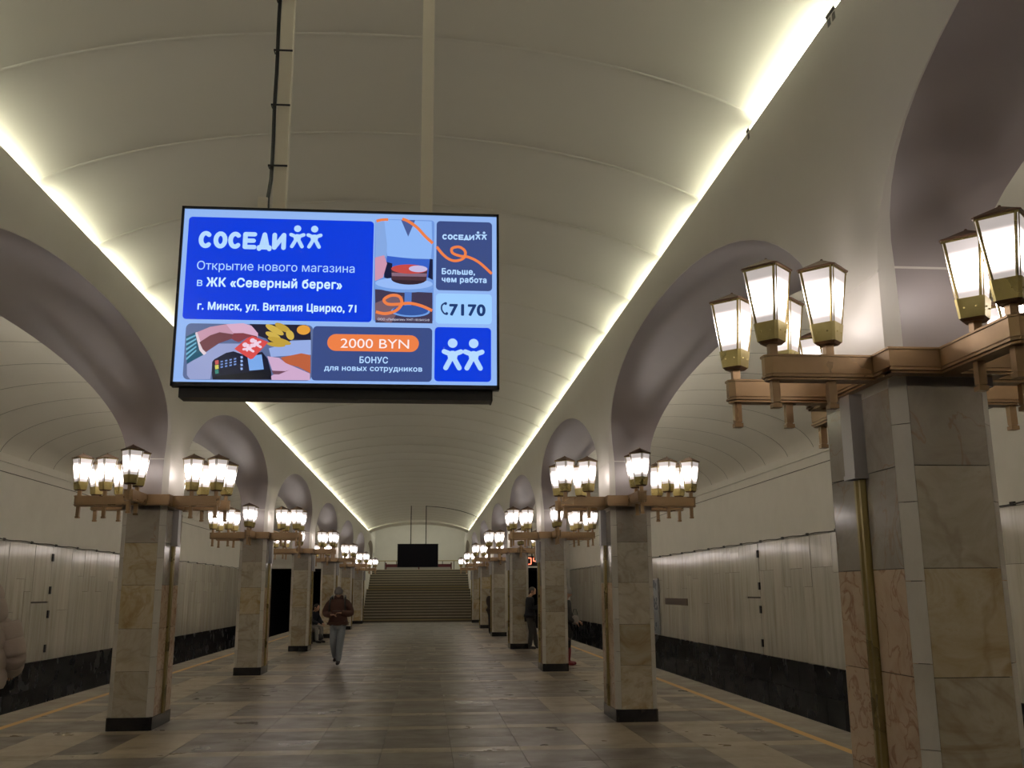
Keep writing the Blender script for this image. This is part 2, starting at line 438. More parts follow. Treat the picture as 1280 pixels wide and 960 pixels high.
    me.materials.append(MAT['intrados'])
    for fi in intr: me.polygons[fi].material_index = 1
    b = bmesh.new(); b.from_mesh(me); bmesh.ops.remove_doubles(b, verts=b.verts, dist=.0004)
    bmesh.ops.recalc_face_normals(b, faces=b.faces); b.to_mesh(me); b.free()
    for e in me.edges: pass
    try: me.set_sharp_from_angle(angle=math.radians(32))
    except Exception: pass
    o = link(name, me, kind='structure')
    o['label'] = 'painted arcade of flattened arches on the ' + ('right' if s > 0 else 'left')
    # a fine moulding line where the pier turns into the arch
    for y in COL_Y:
        r = MB()
        r.box(*sorted((X(T_IN - .004), X(T_IN + .02))), y + .06, y + DEP - .06, 3.345, 3.357)
        r.box(*sorted((X(T_IN + .06), X(T_OUT - .02))), y - .004, y + .02, 3.345, 3.357)
        link('pier_moulding', r.mesh('pier_moulding', 'paint'), o)
    return o
arcade(1, 'wall_right'); arcade(-1, 'wall_left')

# fluorescent tubes in the coves
tube_m = MB().tube([(0, -.70, 0), (0, .70, 0)], .014, 8).mesh('tube', 'tube', True); fix_normals(tube_m)
tube_fill = MB().tube([(0, -.70, 0), (0, .70, 0)], .014, 8).mesh('tube', 'tube_fill', True); fix_normals(tube_fill)  # same tube, for the rows added to brighten the side vaults
cap_m = MB().tube([(0, -.03, 0), (0, .03, 0)], .02, 8).box(-.012, .012, -.02, .02, -.07, 0).mesh('lamp_holder', 'cable')
bat_m = MB().box(-.02, .02, -.72, .72, -.035, 0).mesh('batten', 'rod')
for s, nm in ((1, 'right'), (-1, 'left')):
    cv = thing('cove_light', 'row of fluorescent tubes hidden behind the ' + nm + ' cornice of the vault', 'light', (XC + s * (T_LIP + .09), 0, 4.922))
    i = math.ceil((YA - RIB0) / RIB) + 1
    while RIB0 + (i + .5) * RIB < 54.2:
        near = s > 0 and RIB0 + (i + .5) * RIB < 6.6
        dx = (-s * .077 if near else 0); dz = .022 if near else 0
        y = RIB0 + (i + .5) * RIB + .12
        link('tube', tube_m, cv, (dx, y, dz)); link('batten', bat_m, cv, (s * .03, y, dz - .025 if not near else -.04))
        for d in (-1, 1): link('lamp_holder', cap_m, cv, (dx, y + d * .725, dz))
        i += 1

for s, nm in ((1, 'right'), (-1, 'left')):  # fill tubes added out of view to light the side vaults
    sc_ = thing('cove_light', 'added unseen row of fill tubes over the arches on the ' + nm + ' platform side', 'light', (XC + s * (T_OUT + .17), 0, 4.50))
    lg = MB().box(*sorted((XC + s * (T_OUT + .02), XC + s * (T_OUT + .26))), YA, YB, 4.40, 4.43).box(*sorted((XC + s * (T_OUT + .24), XC + s * (T_OUT + .26))), YA, YB, 4.43, 4.52)  # ledge added out of view to go with the fill tubes
    ls = struct('trim_4' if s > 0 else 'trim_5', lg, 'paint'); ls['label'] = 'added unseen ledge for the fill tubes over the arches on the ' + nm + ' platform side'
    i = math.ceil((YA - RIB0) / RIB) + 1
    while RIB0 + (i + .5) * RIB < 55.5:
        link('tube', tube_fill, sc_, (0, RIB0 + (i + .5) * RIB, 0)); i += 1

# ================================================================== TRACK WALLS
for s, nm in ((1, 'right'), (-1, 'left')):
    X = XC + s * T_WALL
    bx = lambda a, b, y0, y1, z0, z1: MB().box(*sorted((XC + s * a, XC + s * b)), y0, y1, z0, z1)
    wl = struct('wall_track_' + nm, bx(T_WALL + .03, T_WALL + .3, YA, YB, -1.3, 4.7), 'grout')
    pl = link('plaster_band', bx(T_WALL - .0, T_WALL + .05, YA, YB, 2.79, 4.62).mesh('plaster_band', 'plaster'), wl)
    link('cornice', bx(T_WALL - .035, T_WALL + .02, YA, YB, 4.45, 4.62).mesh('cornice', 'plaster'), wl)
    link('dark_joint', bx(T_WALL - .012, T_WALL + .02, YA, YB, 4.235, 4.25).mesh('dark_joint', 'cable'), wl)  # thin dark line below the cornice
    hy0, hy1 = 23.86, 24.93
    y = YA; rnd = random.Random(5 + s); pieces = []
    while y < YB - .2:
        w_ = rnd.choice((.46, .46, .5, .62, .62, .74))
        y2 = min(YB, y + w_)
        if y < hy0 < y2 or hy0 - .2 < y2 < hy0: y2 = hy0
        if y >= hy0 - .01 and y < hy1 - .01:
            y = hy1; continue
        if s > 0 and 30.2 < y2 and y < 30.75: y2 = 30.75 if y2 < 31.2 else y2
        zj = rnd.choice((1.25, 1.7, 1.98, 2.1, None, None))
        zz = [.085, zj, 2.785] if zj else [.085, 2.785]
        for a, b in zip(zz[:-1], zz[1:]): pieces.append((y, y2, a, b))
        y = y2
    pieces.sort(key=lambda p: abs(p[0] - 22)); mb = MB()
    for n_, (a, b, c, d) in enumerate(pieces):
        g = .003; dt = rnd.uniform(-.004, .004)
        if n_ < 130: link('wall_panel', bx(T_WALL + dt, T_WALL + .03, a + g, b - g, c + g, d - g).mesh('wall_panel', 'panel'), wl)
        else: mb.box(*sorted((XC + s * (T_WALL + dt), XC + s * (T_WALL + .03))), a + g, b - g, c + g, d - g)
    link('distant_panels', mb.mesh('distant_panels', 'panel'), wl, kind='stuff')
    mb = MB(); n_ = 0; tiles = []
    for r_, (c, d) in enumerate(((-1.2, -.53), (-.53, .08))):
        y = YA + (0 if r_ else .3)
        while y < YB - .1: tiles.append((y, min(YB, y + .88), c, d)); y += .88
    tiles.sort(key=lambda p: abs(p[0] - 22))
    for n_, (a, b, c, d) in enumerate(tiles):
        g = .003
        if n_ < 90: link('skirting_slab', bx(T_WALL - .01 + rnd.uniform(-.003, .003), T_WALL + .03, a + g, b - g, c + g, d - g).mesh('skirting_slab', 'black'), wl)
        else: mb.box(*sorted((XC + s * (T_WALL - .01), XC + s * (T_WALL + .03))), a + g, b - g, c + g, d - g)
    link('distant_skirting', mb.mesh('distant_skirting', 'black'), wl, kind='stuff')
    # service hatch: two marble leaves with black hinges
    for z0, z1, nmh in ((.095, 1.43, 'lower'), (1.47, 2.775, 'upper')):
        hz = thing('service_hatch', nmh + ' marble clad service hatch in the ' + nm + ' track wall with black hinges', 'hatch', (X, (hy0 + hy1) / 2, z0))
        m_ = MB().box(*sorted((-s * .006, s * .028)), -(hy1 - hy0) / 2 + .012, (hy1 - hy0) / 2 - .012, 0, z1 - z0)
        link('leaf', m_.mesh('leaf', 'panel'), hz)
        hs = (hy1 - hy0) / 2 * (1 if s < 0 else -1)
        for f in (.2, .8):
            zc = f * (z1 - z0)
            link('hinge', MB().box(*sorted((-s * .035, 0)), hs - .045, hs + .045, zc - .09, zc + .09).mesh('hinge', 'iron'), hz)
    # cable along the top of the marble
    cb = thing('wall_cable', 'dark sagging cable clipped along the top of the marble on the ' + nm + ' track wall', 'cable', (X, 0, 2.80))
    pts = []; yy = YA + .1
    while yy < YB - .1: pts.append((-s * .02, yy, .012 + .012 * math.sin(yy * 4.15))); yy += .25
    link('cable', MB().tube(pts, .013, 6).mesh('cable', 'cable'), cb)
    cm = MB().box(-.035, .02, -.05, .05, -.012, .04).mesh('clip', 'iron')
    yy = 10.
    while yy < 45: link('clip', cm, cb, (0, yy, 0)); yy += 1.51
vn = thing('wall_vent', 'brown metal ventilation grille set in the pale marble of the right track wall', 'vent', (XC + T_WALL, 32.2, 1.16))
link('frame', MB().box(-.015, .02, -1.45, 1.45, 0, .22).mesh('frame', 'brown'), vn)
for i in range(4): link('slat', MB().box(-.03, -.012, -1.4, 1.4, .02 + i * .05, .045 + i * .05).mesh('slat', 'brown'), vn)
lm = thing('line_map', 'blue and grey printed route panel on the right track wall', 'sign', (XC + T_WALL - .03, 34.9, 0.10))
link('board', MB().box(-.03, .0, -.45, .45, 0, 1.95).mesh('board', 'steel'), lm)
link('print', MB().box(-.034, -.029, -.41, .41, .05, 1.9).mesh('print', 'bluegrey'), lm)

# end wall of the platforms with tunnel mouths, wall behind the camera
for s, nm in ((1, 'right'), (-1, 'left')):
    mb = MB()
    bx = lambda a, b, z0, z1: mb.box(*sorted((XC + s * a, XC + s * b)), YB, YB + .3, z0, z1)
    bx(3.1, T_EDGE, -.3, 5.6); bx(T_EDGE, T_WALL + .3, 2.95, 5.6); bx(T_WALL - .12, T_WALL + .3, -1.3, 2.95)
    struct('wall_end_' + nm, mb, 'plaster')
    mb = MB()
    for x0, x1 in ((T_EDGE - .05, T_EDGE), (T_WALL - .12, T_WALL - .07)): mb.box(*sorted((XC + s * x0, XC + s * x1)), YB + .3, YB + 9, -1.3, 3.0)
    mb.box(*sorted((XC + s * (T_EDGE - .05), XC + s * T_WALL)), YB + .3, YB + 9, 2.95, 3.05)
    mb.box(*sorted((XC + s * (T_EDGE - .05), XC + s * T_WALL)), YB + 9, YB + 9.1, -1.3, 3.05)
    struct('wall_tunnel_' + nm, mb, 'tunnel')
struct('wall_back', MB().box(XC - 9, XC + 9, YA - .2, YA, -1.4, 5.8), 'plaster')

# ================================================================== STAIRS AND STAIR HALL
SX0, SX1 = XC - 3.02, XC + 3.02
stairs = struct('floor_stairs', MB().prism([(SX0, 54.8), (SX1, 54.8), (SX1, 66), (SX0, 66)], -.2, -.05), 'grout')
def steps(y, z, n, first):
    for i in range(n):
        y0 = y + i * .31; z1 = z + (i + 1) * .15
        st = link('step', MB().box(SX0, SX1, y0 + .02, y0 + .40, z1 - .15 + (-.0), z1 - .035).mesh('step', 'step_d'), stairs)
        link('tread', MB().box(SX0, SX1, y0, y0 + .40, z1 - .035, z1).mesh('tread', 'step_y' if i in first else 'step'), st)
    return y + n * .31, z + n * .15
struct('trim_3', MB().box(SX0, SX1, 54.28, 54.45, 0, .008), 'pale')
y_, z_ = steps(54.45, 0, 12, (0, 11))
link('landing', MB().box(SX0, SX1, y_, y_ + 1.6, z_ - .15, z_).mesh('landing', 'step'), stairs)
y2_, z2_ = steps(y_ + 1.5, z_, 8, (0,))
link('landing', MB().box(SX0 - .6, SX1 + .6, y2_, 67, z2_ - .15, z2_).mesh('landing', 'step'), stairs)
# side walls, far wall with its shallow arch, ceiling
mb = MB().box(SX0 - .3, SX0, 54.5, 67, -.2, 7.2).box(SX1, SX1 + .3, 54.5, 67, -.2, 7.2)
struct('wall_stair_sides', mb, 'plaster')
struct('wall_stair_far', MB().box(SX0 - .3, SX1 + .3, 67, 67.2, 0, 7.3), 'plaster')
struct('ceiling_stairs', MB().box(SX0 - .4, SX1 + .4, 56.7, 67.2, 7.1, 7.3), 'vault')
# frontal arch that closes the vault
mb = MB(); nx = 40
prev = None
for i in range(nx + 1):
    u = -math.cos(PI * i / nx); x = XC + 3.48 * u; z = 4.22 + (Z_TOP - .10 - 4.22) * max(0, 1 - abs(u) ** VN) ** (1 / VN)
    if prev:
        px_, pz = prev
        mb.loft([[(px_, 54.62, pz), (x, 54.62, z), (x, 54.62, 7.2), (px_, 54.62, 7.2)], [(px_, 56.8, pz), (x, 56.8, z), (x, 56.8, 7.2), (px_, 56.8, 7.2)]])
    prev = (x, z)
mb.box(SX0 - .3, XC - 2.9, 54.62, 56.8, 4.7, 7.2).box(XC + 2.9, SX1 + .3, 54.62, 56.8, 4.6, 7.2)
struct('wall_stair_arch', mb, 'vault')
# parapet rail at the head of the stairs
rl = thing('railing', 'yellow topped railing across the head of the far staircase', 'railing', (XC, y2_ + .25, z2_))
link('handrail', MB().box(-3.0, 3.0, -.03, .03, .52, .57).mesh('handrail', 'step_y'), rl)
for i in range(9): link('post', MB().box(-.02, .02, -.02, .02, 0, .53).mesh('post', 'iron'), rl, (-2.9 + i * .725, 0, 0))
bd = thing('board', 'maroon board with two pale panels hung on the far railing', 'board', (XC - .05, y2_ + .17, z2_ - .02))
link('backing', MB().box(-2.05, 2.05, -.03, .0, .12, .36).mesh('backing', 'red'), bd)
for x0, x1 in ((-2.0, -.05), (.05, 2.0)): link('pale_panel', MB().box(x0, x1, -.035, -.005, .0, .17).mesh('pale_panel', 'pale'), bd)
for sx_ in (-2.05, 0, 2.05): link('bracket', MB().box(sx_ - .04, sx_ + .04, -.04, 0, -.05, .45).mesh('bracket', 'red'), bd)
hr = thing('handrail', 'bright metal handrail on the left wall of the far staircase', 'handrail', (0, 0, 0))
link('rail', MB().tube([(SX0 + .12, 58.4, 2.75), (SX0 + .12, 59.7, 2.9), (SX0 + .12, 62.2, 4.0)], .035, 8).mesh('rail', 'steel'), hr)
for yy, zz in ((58.6, 2.76), (60.8, 3.36)): link('bracket', MB().box(SX0, SX0 + .12, yy - .02, yy + .02, zz - .02, zz + .02).mesh('bracket', 'steel'), hr)
# unseen fill lights added to brighten the stair hall
lit = emit('stair_fill_glow', (1, 1, .86), 8.0); sl = MB().box(-.3, .3, -.6, .6, -.03, 0).mesh('diffuser', lit)
sb_ = MB().box(-.34, .34, -.64, .64, 0, .06).mesh('housing', 'steel')
for i, (x, y) in enumerate(((XC - 1.6, 59), (XC + 1.6, 59), (XC - 1.6, 63.5), (XC + 1.6, 63.5))):
    c = thing('stair_fill_light', ('left', 'right')[i % 2] + (' front' if i < 2 else ' rear') + ' added unseen fill light over the far staircase', 'light', (x, y, 7.04))
    link('housing', sb_, c); link('diffuser', sl, c)

# ================================================================== COLUMNS
CH = .068
def sl(x0, x1, y0, y1, z0, z1, m, g=.0022, nm='marble_slab'):
    gx = g if (y1 - y0) < .05 else 0; gy = g if (x1 - x0) < .05 else 0
    return (nm, MB().box(x0 + gx, x1 - gx, y0 + gy, y1 - gy, z0 + g, z1 - g).mesh(nm, m))
HW, HD = WID / 2, DEP / 2
ZF = [.155, .70, 1.215, 1.75, 2.275, Z_COL]
parts = []
core = MB().prism([(-HW + .03 + CH * .6, -HD + .03), (HW - .03 - CH * .6, -HD + .03), (HW - .03, -HD + .03 + CH * .6), (HW - .03, HD - .03 - CH * .6),
                   (HW - .03 - CH * .6, HD - .03), (-HW + .03 + CH * .6, HD - .03), (-HW + .03, HD - .03 - CH * .6), (-HW + .03, -HD + .03 + CH * .6)], 0, Z_COL)
core_mesh = core.mesh('core', 'grout')
fm = ['olive', 'olive', 'olive', 'olive', 'greyb']; hm = ['pink', 'pink', 'pink', 'greyb', 'greyb']
for i in range(5):
    z0, z1 = ZF[i], ZF[i + 1]
    for d in (-1, 1):
        parts.append(sl(-HW + CH, HW - CH, *sorted((d * HD, d * (HD - .03))), z0, z1, fm[i]))
        for e in (-1, 1): parts.append(sl(*sorted((d * HW, d * (HW - .03))), *sorted((e * .05, e * (HD - CH))), z0, z1, hm[i]))
ZS = [.155, .50, .872, 1.281, 1.687, 2.088, 2.496, Z_COL]
for i in range(7):
    for dx in (-1, 1):
        for dy in (-1, 1):
            a = [(dx * (HW - CH), dy * HD), (dx * HW, dy * (HD - CH)), (dx * (HW - .03), dy * (HD - CH)), (dx * (HW - CH), dy * (HD - .03))]
            if dx * dy < 0: a = a[::-1]
            if dx > 0 and dy > 0: a = a[::-1]
            if dx < 0 and dy < 0: a = a[::-1]
            mb = MB().prism([(x * 1.0, y * 1.0) for x, y in a], ZS[i] + .002, ZS[i + 1] - .002)
            me = mb.mesh('corner_strip', 'strip'); fix_normals(me); parts.append(('corner_strip', me))
bm_ = MB().prism([(-HW + .03, -HD - .0), (HW - .03, -HD - .0), (HW + .0, -HD + .03), (HW + .0, HD - .03), (HW - .03, HD + .0), (-HW + .03, HD + .0), (-HW - .0, HD - .03), (-HW - .0, -HD + .03)], 0, .152)
base_mesh = bm_.mesh('base', 'base'); fix_normals(base_mesh)
brass = MB()
brass.prism([(-HW - .006, -.048), (-HW - .03, -.040), (-HW - .03, -.018), (-HW - .012, -.006), (-HW - .012, .006), (-HW - .03, .018), (-HW - .03, .040), (-HW - .006, .048), (-HW + .02, .048), (-HW + .02, -.048)][::-1], .155, 2.26)
brass_mesh = brass.mesh('brass_channel', 'brass'); fix_normals(brass_mesh)
brass_o = MB().box(HW - .02, HW + .03, -.05, .05, .155, Z_COL).mesh('brass_channel', 'brass')
box_mesh = MB().box(-HW - .075, -HW + .0, -.085, .045, 2.25, Z_COL - .02).box(-HW - .08, -HW, -.092, .052, 2.25, 2.275).mesh('cable_box', 'steel')
def column(s, k, label):
    y = COL_Y[k] + HD
    r = thing('marble_column', label, 'column', (XC + s * (T_IN + HW), y, 0), 0 if s > 0 else PI, 'marble columns')
    link('core', core_mesh, r); link('base', base_mesh, r)
    for nm, me in parts: link(nm, me, r)
    link('brass_channel', brass_mesh, r); link('brass_channel', brass_o, r)
    b = link('cable_box', box_mesh, r)
    if s < 0: b.scale.y = -1
    return r

# ================================================================== CHANDELIERS
def outline(L0, L1, wd, off=0, axis='x', c=.032):
    """plan of a beam from L0 to L1 (pointed at the L1 end), half width wd"""
    w_ = wd + off; e = off if L1 > L0 else -off; sgn = 1 if L1 > L0 else -1
    p = [(L0, -w_), (L1 + e - sgn * c, -w_), (L1 + e, -w_ + c), (L1 + e, w_ - c), (L1 + e - sgn * c, w_), (L0, w_)]
    if sgn < 0: p = p[::-1]
    if axis == 'y': p = [(-b, a) for a, b in p]
    return p
LAY = [(-.006, 0, .012), (.004, .014, .026), (-.006, .026, .034), (0, .034, .126), (.006, .126, .137)]
def beam(L0, L1, wd, axis, sh=(0, 0)):
    mb = MB()
    for off, z0, z1 in LAY:
        mb.prism([(x + sh[0], y + sh[1]) for x, y in outline(L0, L1, wd, off, axis)], z0, z1)
    me = mb.mesh('beam', 'bronze'); return me
def ring():
    mb = MB()
    for off, z0, z1 in LAY:
        o_ = off + .088; i_ = -.005
        for x0, x1, y0, y1 in ((-HW - o_ + .03, HW + o_ - .03, -HD - o_, -HD + i_), (-HW - o_ + .03, HW + o_ - .03, HD - i_, HD + o_), (-HW - o_ + .03, -HW + i_, -HD - o_ + .001, HD + o_ - .001), (HW - i_, HW + o_ - .03, -HD - o_ + .001, HD + o_ - .001)):
            mb.box(x0, x1, y0, y1, z0, z1)
    return mb.mesh('collar_ring', 'bronze')
BW = .055
ring_m = ring()
ARM = [(beam(-HW - .03, -HW - .645, BW, 'x', (0, -.317)), 0), (beam(-HW - .03, -HW - .645, BW, 'x', (0, .317)), 0),
       (beam(HW + .03, HW + .645, BW, 'x', (0, -.317)), 0), (beam(HW + .03, HW + .645, BW, 'x', (0, .317)), 0),
       (beam(-HD - .05, -HD - .73, BW, 'y'), 0), (beam(HD + .05, HD + .73, BW, 'y'), 0)]
SPOT = [(sx_ * (HW + d), sy_ * .317) for sx_ in (-1, 1) for sy_ in (-1, 1) for d in (.275, .59)] + [(0, sy_ * (HD + d)) for sy_ in (-1, 1) for d in (.345, .65)]
def ring8(r, z, cut=.010):
    """square plan with its corners towards the axes, each corner cut flat"""
    out = []
    for i in range(4):
        a = PI / 2 + i * PI / 2; c_, s_ = math.cos(a), math.sin(a)
        for d in (-1, 1): out.append(((r - cut) * c_ - d * cut * s_, (r - cut) * s_ + d * cut * c_, z))
    return out
hexa = ring8
RB, RTP, ZB0, ZE = .086, .146, .0, .405
def rad(z): return RB + (RTP - RB) * z / ZE
fr_ = MB()
for i in range(4):
    a = PI / 2 + i * PI / 2
    def pt(r, da, z): return Vector((r * math.cos(a) - da * math.sin(a), r * math.sin(a) + da * math.cos(a), z))
    rings = []
    for z in (0.0, ZE):
        R_ = rad(z); rings.append([pt(R_ - .022, -.013, z), pt(R_ - .0125, -.0095, z), pt(R_ - .0125, .0095, z), pt(R_ - .022, .013, z)])
    fr_.loft(rings)
for i in range(4):     # thin top rail under the eaves
    a0, a1 = PI / 2 + i * PI / 2, PI + i * PI / 2
    r0, r1 = rad(ZE - .012) - .006, rad(ZE) - .006
    fr_.quad((r0 * math.cos(a0), r0 * math.sin(a0), ZE - .012), (r0 * math.cos(a1), r0 * math.sin(a1), ZE - .012), (r1 * math.cos(a1), r1 * math.sin(a1), ZE), (r1 * math.cos(a0), r1 * math.sin(a0), ZE))
frame_m = fr_.mesh('lantern', 'brass'); fix_normals(frame_m)
def side_panes():
    out = []
    for i in range(4):
        a0, a1 = PI / 2 + i * PI / 2, PI + i * PI / 2
        r0, r1 = rad(.1) - .010, rad(ZE) - .010
        out.append([(r0 * math.cos(a0), r0 * math.sin(a0), .1), (r0 * math.cos(a1), r0 * math.sin(a1), .1), (r1 * math.cos(a1), r1 * math.sin(a1), ZE), (r1 * math.cos(a0), r1 * math.sin(a0), ZE)])
    return out
pane_ms = []
allp = MB()
for p in side_panes():
    pane_ms.append(MB().quad(*p).mesh('glass_pane', 'glass')); allp.quad(*p)
glass_m = allp.mesh('glass', 'glass')
roof_m = MB().loft([hexa(RTP + .006, ZE), hexa(RTP + .008, ZE + .008)]).loft([hexa(RTP + .006, ZE + .008), hexa(.014, ZE + .066, .004)]).loft([hexa(.012, ZE + .066, .004), hexa(.008, ZE + .074, .003)]).mesh('roof', 'roof')
col_m = MB().loft([hexa(rad(0) + .001, 0), hexa(rad(.1) + .001, .1)])
for i in range(4):      # rivets of the collar
    a = PI / 2 + i * PI / 2 + PI / 4; c_, s_ = math.cos(a), math.sin(a); n_ = rad(.05) / math.sqrt(2) + .0
    for d in (-.028, .028):
        x, y = n_ * c_ - d * s_, n_ * s_ + d * c_; col_m.box(x - .004, x + .004, y - .004, y + .004, .046, .054)
col_m = col_m.mesh('collar', 'gold')
foot_m = MB().loft([hexa(.068, -.014), hexa(rad(0) - .002, 0)]).mesh('foot', 'bronze_d')
stem_m = MB().box(-.022, .022, -.022, .022, -.08, -.012).mesh('stem', 'bronze')
pin_m = MB().box(-.021, .021, -.021, .021, -.335, -.214).box(-.017, .017, -.017, .017, -.342, -.335).box(-.025, .025, -.025, .025, -.366, -.342).mesh('pendant', 'bronze')
for m_ in (roof_m, col_m, foot_m): fix_normals(m_)
def chandelier(s, k, label, fine):
    y = COL_Y[k] + HD
    r = thing('chandelier', label, 'chandelier', (XC + s * (T_IN + HW), y, Z_COL + .002), 0 if s > 0 else PI, 'bronze chandeliers around the columns')
    link('collar_ring', ring_m, r)
    for me, _ in ARM: link('beam', me, r)
    for (x, yy) in SPOT:
        L = link('lantern', frame_m, r, (x, yy, .217))
        L.rotation_euler = (random.uniform(-.012, .012), random.uniform(-.012, .012), 0)
        if fine:
            for pm in pane_ms: link('glass_pane', pm, L)
        else: link('glass', glass_m, L)
        link('roof', roof_m, L); link('collar', col_m, L); link('foot', foot_m, L); link('stem', stem_m, L); link('pendant', pin_m, L)
for s, nm in ((1, 'right'), (-1, 'left')):
    for k in range(0, 8):
        if s > 0:
            d = {0: 'marble column behind the camera in the right row', 1: 'large marble column cut off by the right edge of the picture'}.get(k, f'{ORD[k-1]} marble column from the front in the right row')
            c = {0: 'chandelier of lanterns behind the camera in the right row', 1: 'large bronze chandelier of lanterns at the right edge of the picture'}.get(k, f'bronze chandelier on the {ORD[k-1]} column from the front in the right row')
        else:
            d = {0: 'marble column behind the camera in the left row', 1: 'marble column beside the camera outside the left edge'}.get(k, f'{ORD[k-2]} marble column from the front of those in view in the left row')
            c = {0: 'chandelier of lanterns behind the camera in the left row', 1: 'chandelier of lanterns beside the camera outside the left edge'}.get(k, f'bronze chandelier on the {ORD[k-2]} column in view in the left row')
        column(s, k, d); chandelier(s, k, c, (k in (1, 2)))
# ================================================================== TELEVISION WITH THE ADVERTISEMENT
def ray_y(u, v, Y):
    d = _f + RT * ((u - 640) / F_PX) - UP * ((v - 480) / F_PX)
    p = Vector((0, 0, CAM_H)) + d * (Y / d.y)
    return p.x, p.z
TVX, TVZ, TVY, TVW, TVH = -.512, 3.2955, 5.36, 1.822, 1.055
def T(u, v):
    x, z = ray_y(u, v, TVY); return x - TVX, z - TVZ
def C5(x, y): return T(220 + x / 3.048, 250 + y / 3.046)          # measured on an enlargement of the screen
def C2(x, y): return T(230 + x / 7.53, 400 + y / 7.53)
def C3(x, y): return T(460 + x / 6.856, 270 + y / 6.857)
EM = {}
def scr(rgb, e=1.0):
    e = e * .5 ** EXPO; key = (rgb, round(e, 4))
    if key not in EM:
        EM[key] = emit('screen_colour_%d' % len(EM), srgb(*rgb), e, gloss=.12)
        EM[key].node_tree.nodes['Principled BSDF'].inputs['Base Color'].default_value = (.01, .01, .01, 1)
    return EM[key]
tv = thing('television', 'large hanging television showing a blue grocery advertisement', 'television', (TVX, TVY, TVZ))
w2, h2 = TVW / 2, TVH / 2
mb = MB().box(-w2, w2, .0, .05, -h2, h2)
for a in ((-w2, -w2 + .014, -h2, h2), (w2 - .014, w2, -h2, h2), (-w2, w2, h2 - .014, h2), (-w2, w2, -h2, -h2 + .022)): mb.box(a[0], a[1], -.014, .001, a[2], a[3])
mb.box(-w2 * .6, w2 * .6, .05, .09, -h2 * .6, h2 * .6)
link('bezel', mb.mesh('bezel', 'dark'), tv)
layer = [0]
def flat(name, pts, rgb, parent, depth=None, e=1.0):
    """a thin printed shape on the screen, pts counter-clockwise or not, in screen coordinates"""
    layer[0] += 1
    y = -.003 - .00035 * layer[0] if depth is None else depth
    area = sum(pts[i][0] * pts[(i + 1) % len(pts)][1] - pts[(i + 1) % len(pts)][0] * pts[i][1] for i in range(len(pts)))
    if area < 0: pts = pts[::-1]
    m = bpy.data.meshes.new(name); m.from_pydata([(p[0], y, p[1]) for p in pts], [], [tuple(range(len(pts)))]); m.update()
    m.materials.append(scr(rgb, e)); return link(name, m, parent)
def multi(name, polys, rgb, parent, e=1.0):
    layer[0] += 1; y = -.003 - .00035 * layer[0]; vs = []; fs = []
    for pts in polys:
        area = sum(pts[i][0] * pts[(i + 1) % len(pts)][1] - pts[(i + 1) % len(pts)][0] * pts[i][1] for i in range(len(pts)))
        if area < 0: pts = pts[::-1]
        fs.append(tuple(range(len(vs), len(vs) + len(pts)))); vs += [(p[0], y, p[1]) for p in pts]
    m = bpy.data.meshes.new(name); m.from_pydata(vs, [], fs); m.update(); m.materials.append(scr(rgb, e)); return link(name, m, parent)
def rrect(x0, x1, z0, z1, r, n=7):
    p = []
    for cx, cz, a0 in ((x1 - r, z0 + r, -PI / 2), (x1 - r, z1 - r, 0), (x0 + r, z1 - r, PI / 2), (x0 + r, z0 + r, PI)):
        p += [(cx + r * math.cos(a0 + i * PI / 2 / n), cz + r * math.sin(a0 + i * PI / 2 / n)) for i in range(n + 1)]
    return p
def ell(cx, cz, rx, rz, n=20, rot=0):
    c, s = math.cos(rot), math.sin(rot)
    return [(cx + rx * math.cos(t) * c - rz * math.sin(t) * s, cz + rx * math.cos(t) * s + rz * math.sin(t) * c) for t in [2 * PI * i / n for i in range(n)]]
def ribbon(path, wd):
    """a stroke as quads along a smooth path"""
    P = []
    n = len(path)
    for i in range(n - 1):
        p0, p1, p2, p3 = path[max(0, i - 1)], path[i], path[i + 1], path[min(n - 1, i + 2)]
        for q in range(8):
            t = q / 8
            P.append(tuple(.5 * (2 * p1[a] + (p2[a] - p0[a]) * t + (2 * p0[a] - 5 * p1[a] + 4 * p2[a] - p3[a]) * t * t + (3 * p1[a] - p0[a] - 3 * p2[a] + p3[a]) * t ** 3) for a in (0, 1)))
    P.append(path[-1]); out = []
    L = []; R = []
    for i, p in enumerate(P):
        a, b = P[max(0, i - 1)], P[min(len(P) - 1, i + 1)]
        d = Vector((b[0] - a[0], b[1] - a[1])).normalized()
        L.append((p[0] - d.y * wd / 2, p[1] + d.x * wd / 2)); R.append((p[0] + d.y * wd / 2, p[1] - d.x * wd / 2))
    for i in range(len(P) - 1): out.append([L[i], L[i + 1], R[i + 1], R[i]])
    return out
def stick(a, b, wd, n=6):
    """a capsule from a to b"""
    d = Vector((b[0] - a[0], b[1] - a[1])); ang = math.atan2(d.y, d.x); r = wd / 2
    return [(b[0] + r * math.cos(ang - PI / 2 + PI * i / n), b[1] + r * math.sin(ang - PI / 2 + PI * i / n)) for i in range(n + 1)] + \
           [(a[0] + r * math.cos(ang + PI / 2 + PI * i / n), a[1] + r * math.sin(ang + PI / 2 + PI * i / n)) for i in range(n + 1)]
from mathutils.geometry import delaunay_2d_cdt
GL = {}
def glyph_src(body, fill):
    cu = bpy.data.curves.new('lettering', 'FONT'); cu.body = body; cu.size = 1; cu.resolution_u = 6
    if not fill: cu.fill_mode = 'NONE'; cu.dimensions = '3D'
    o = bpy.data.objects.new('lettering_source', cu); me = bpy.data.meshes.new_from_object(o)
    bpy.data.objects.remove(o); return me
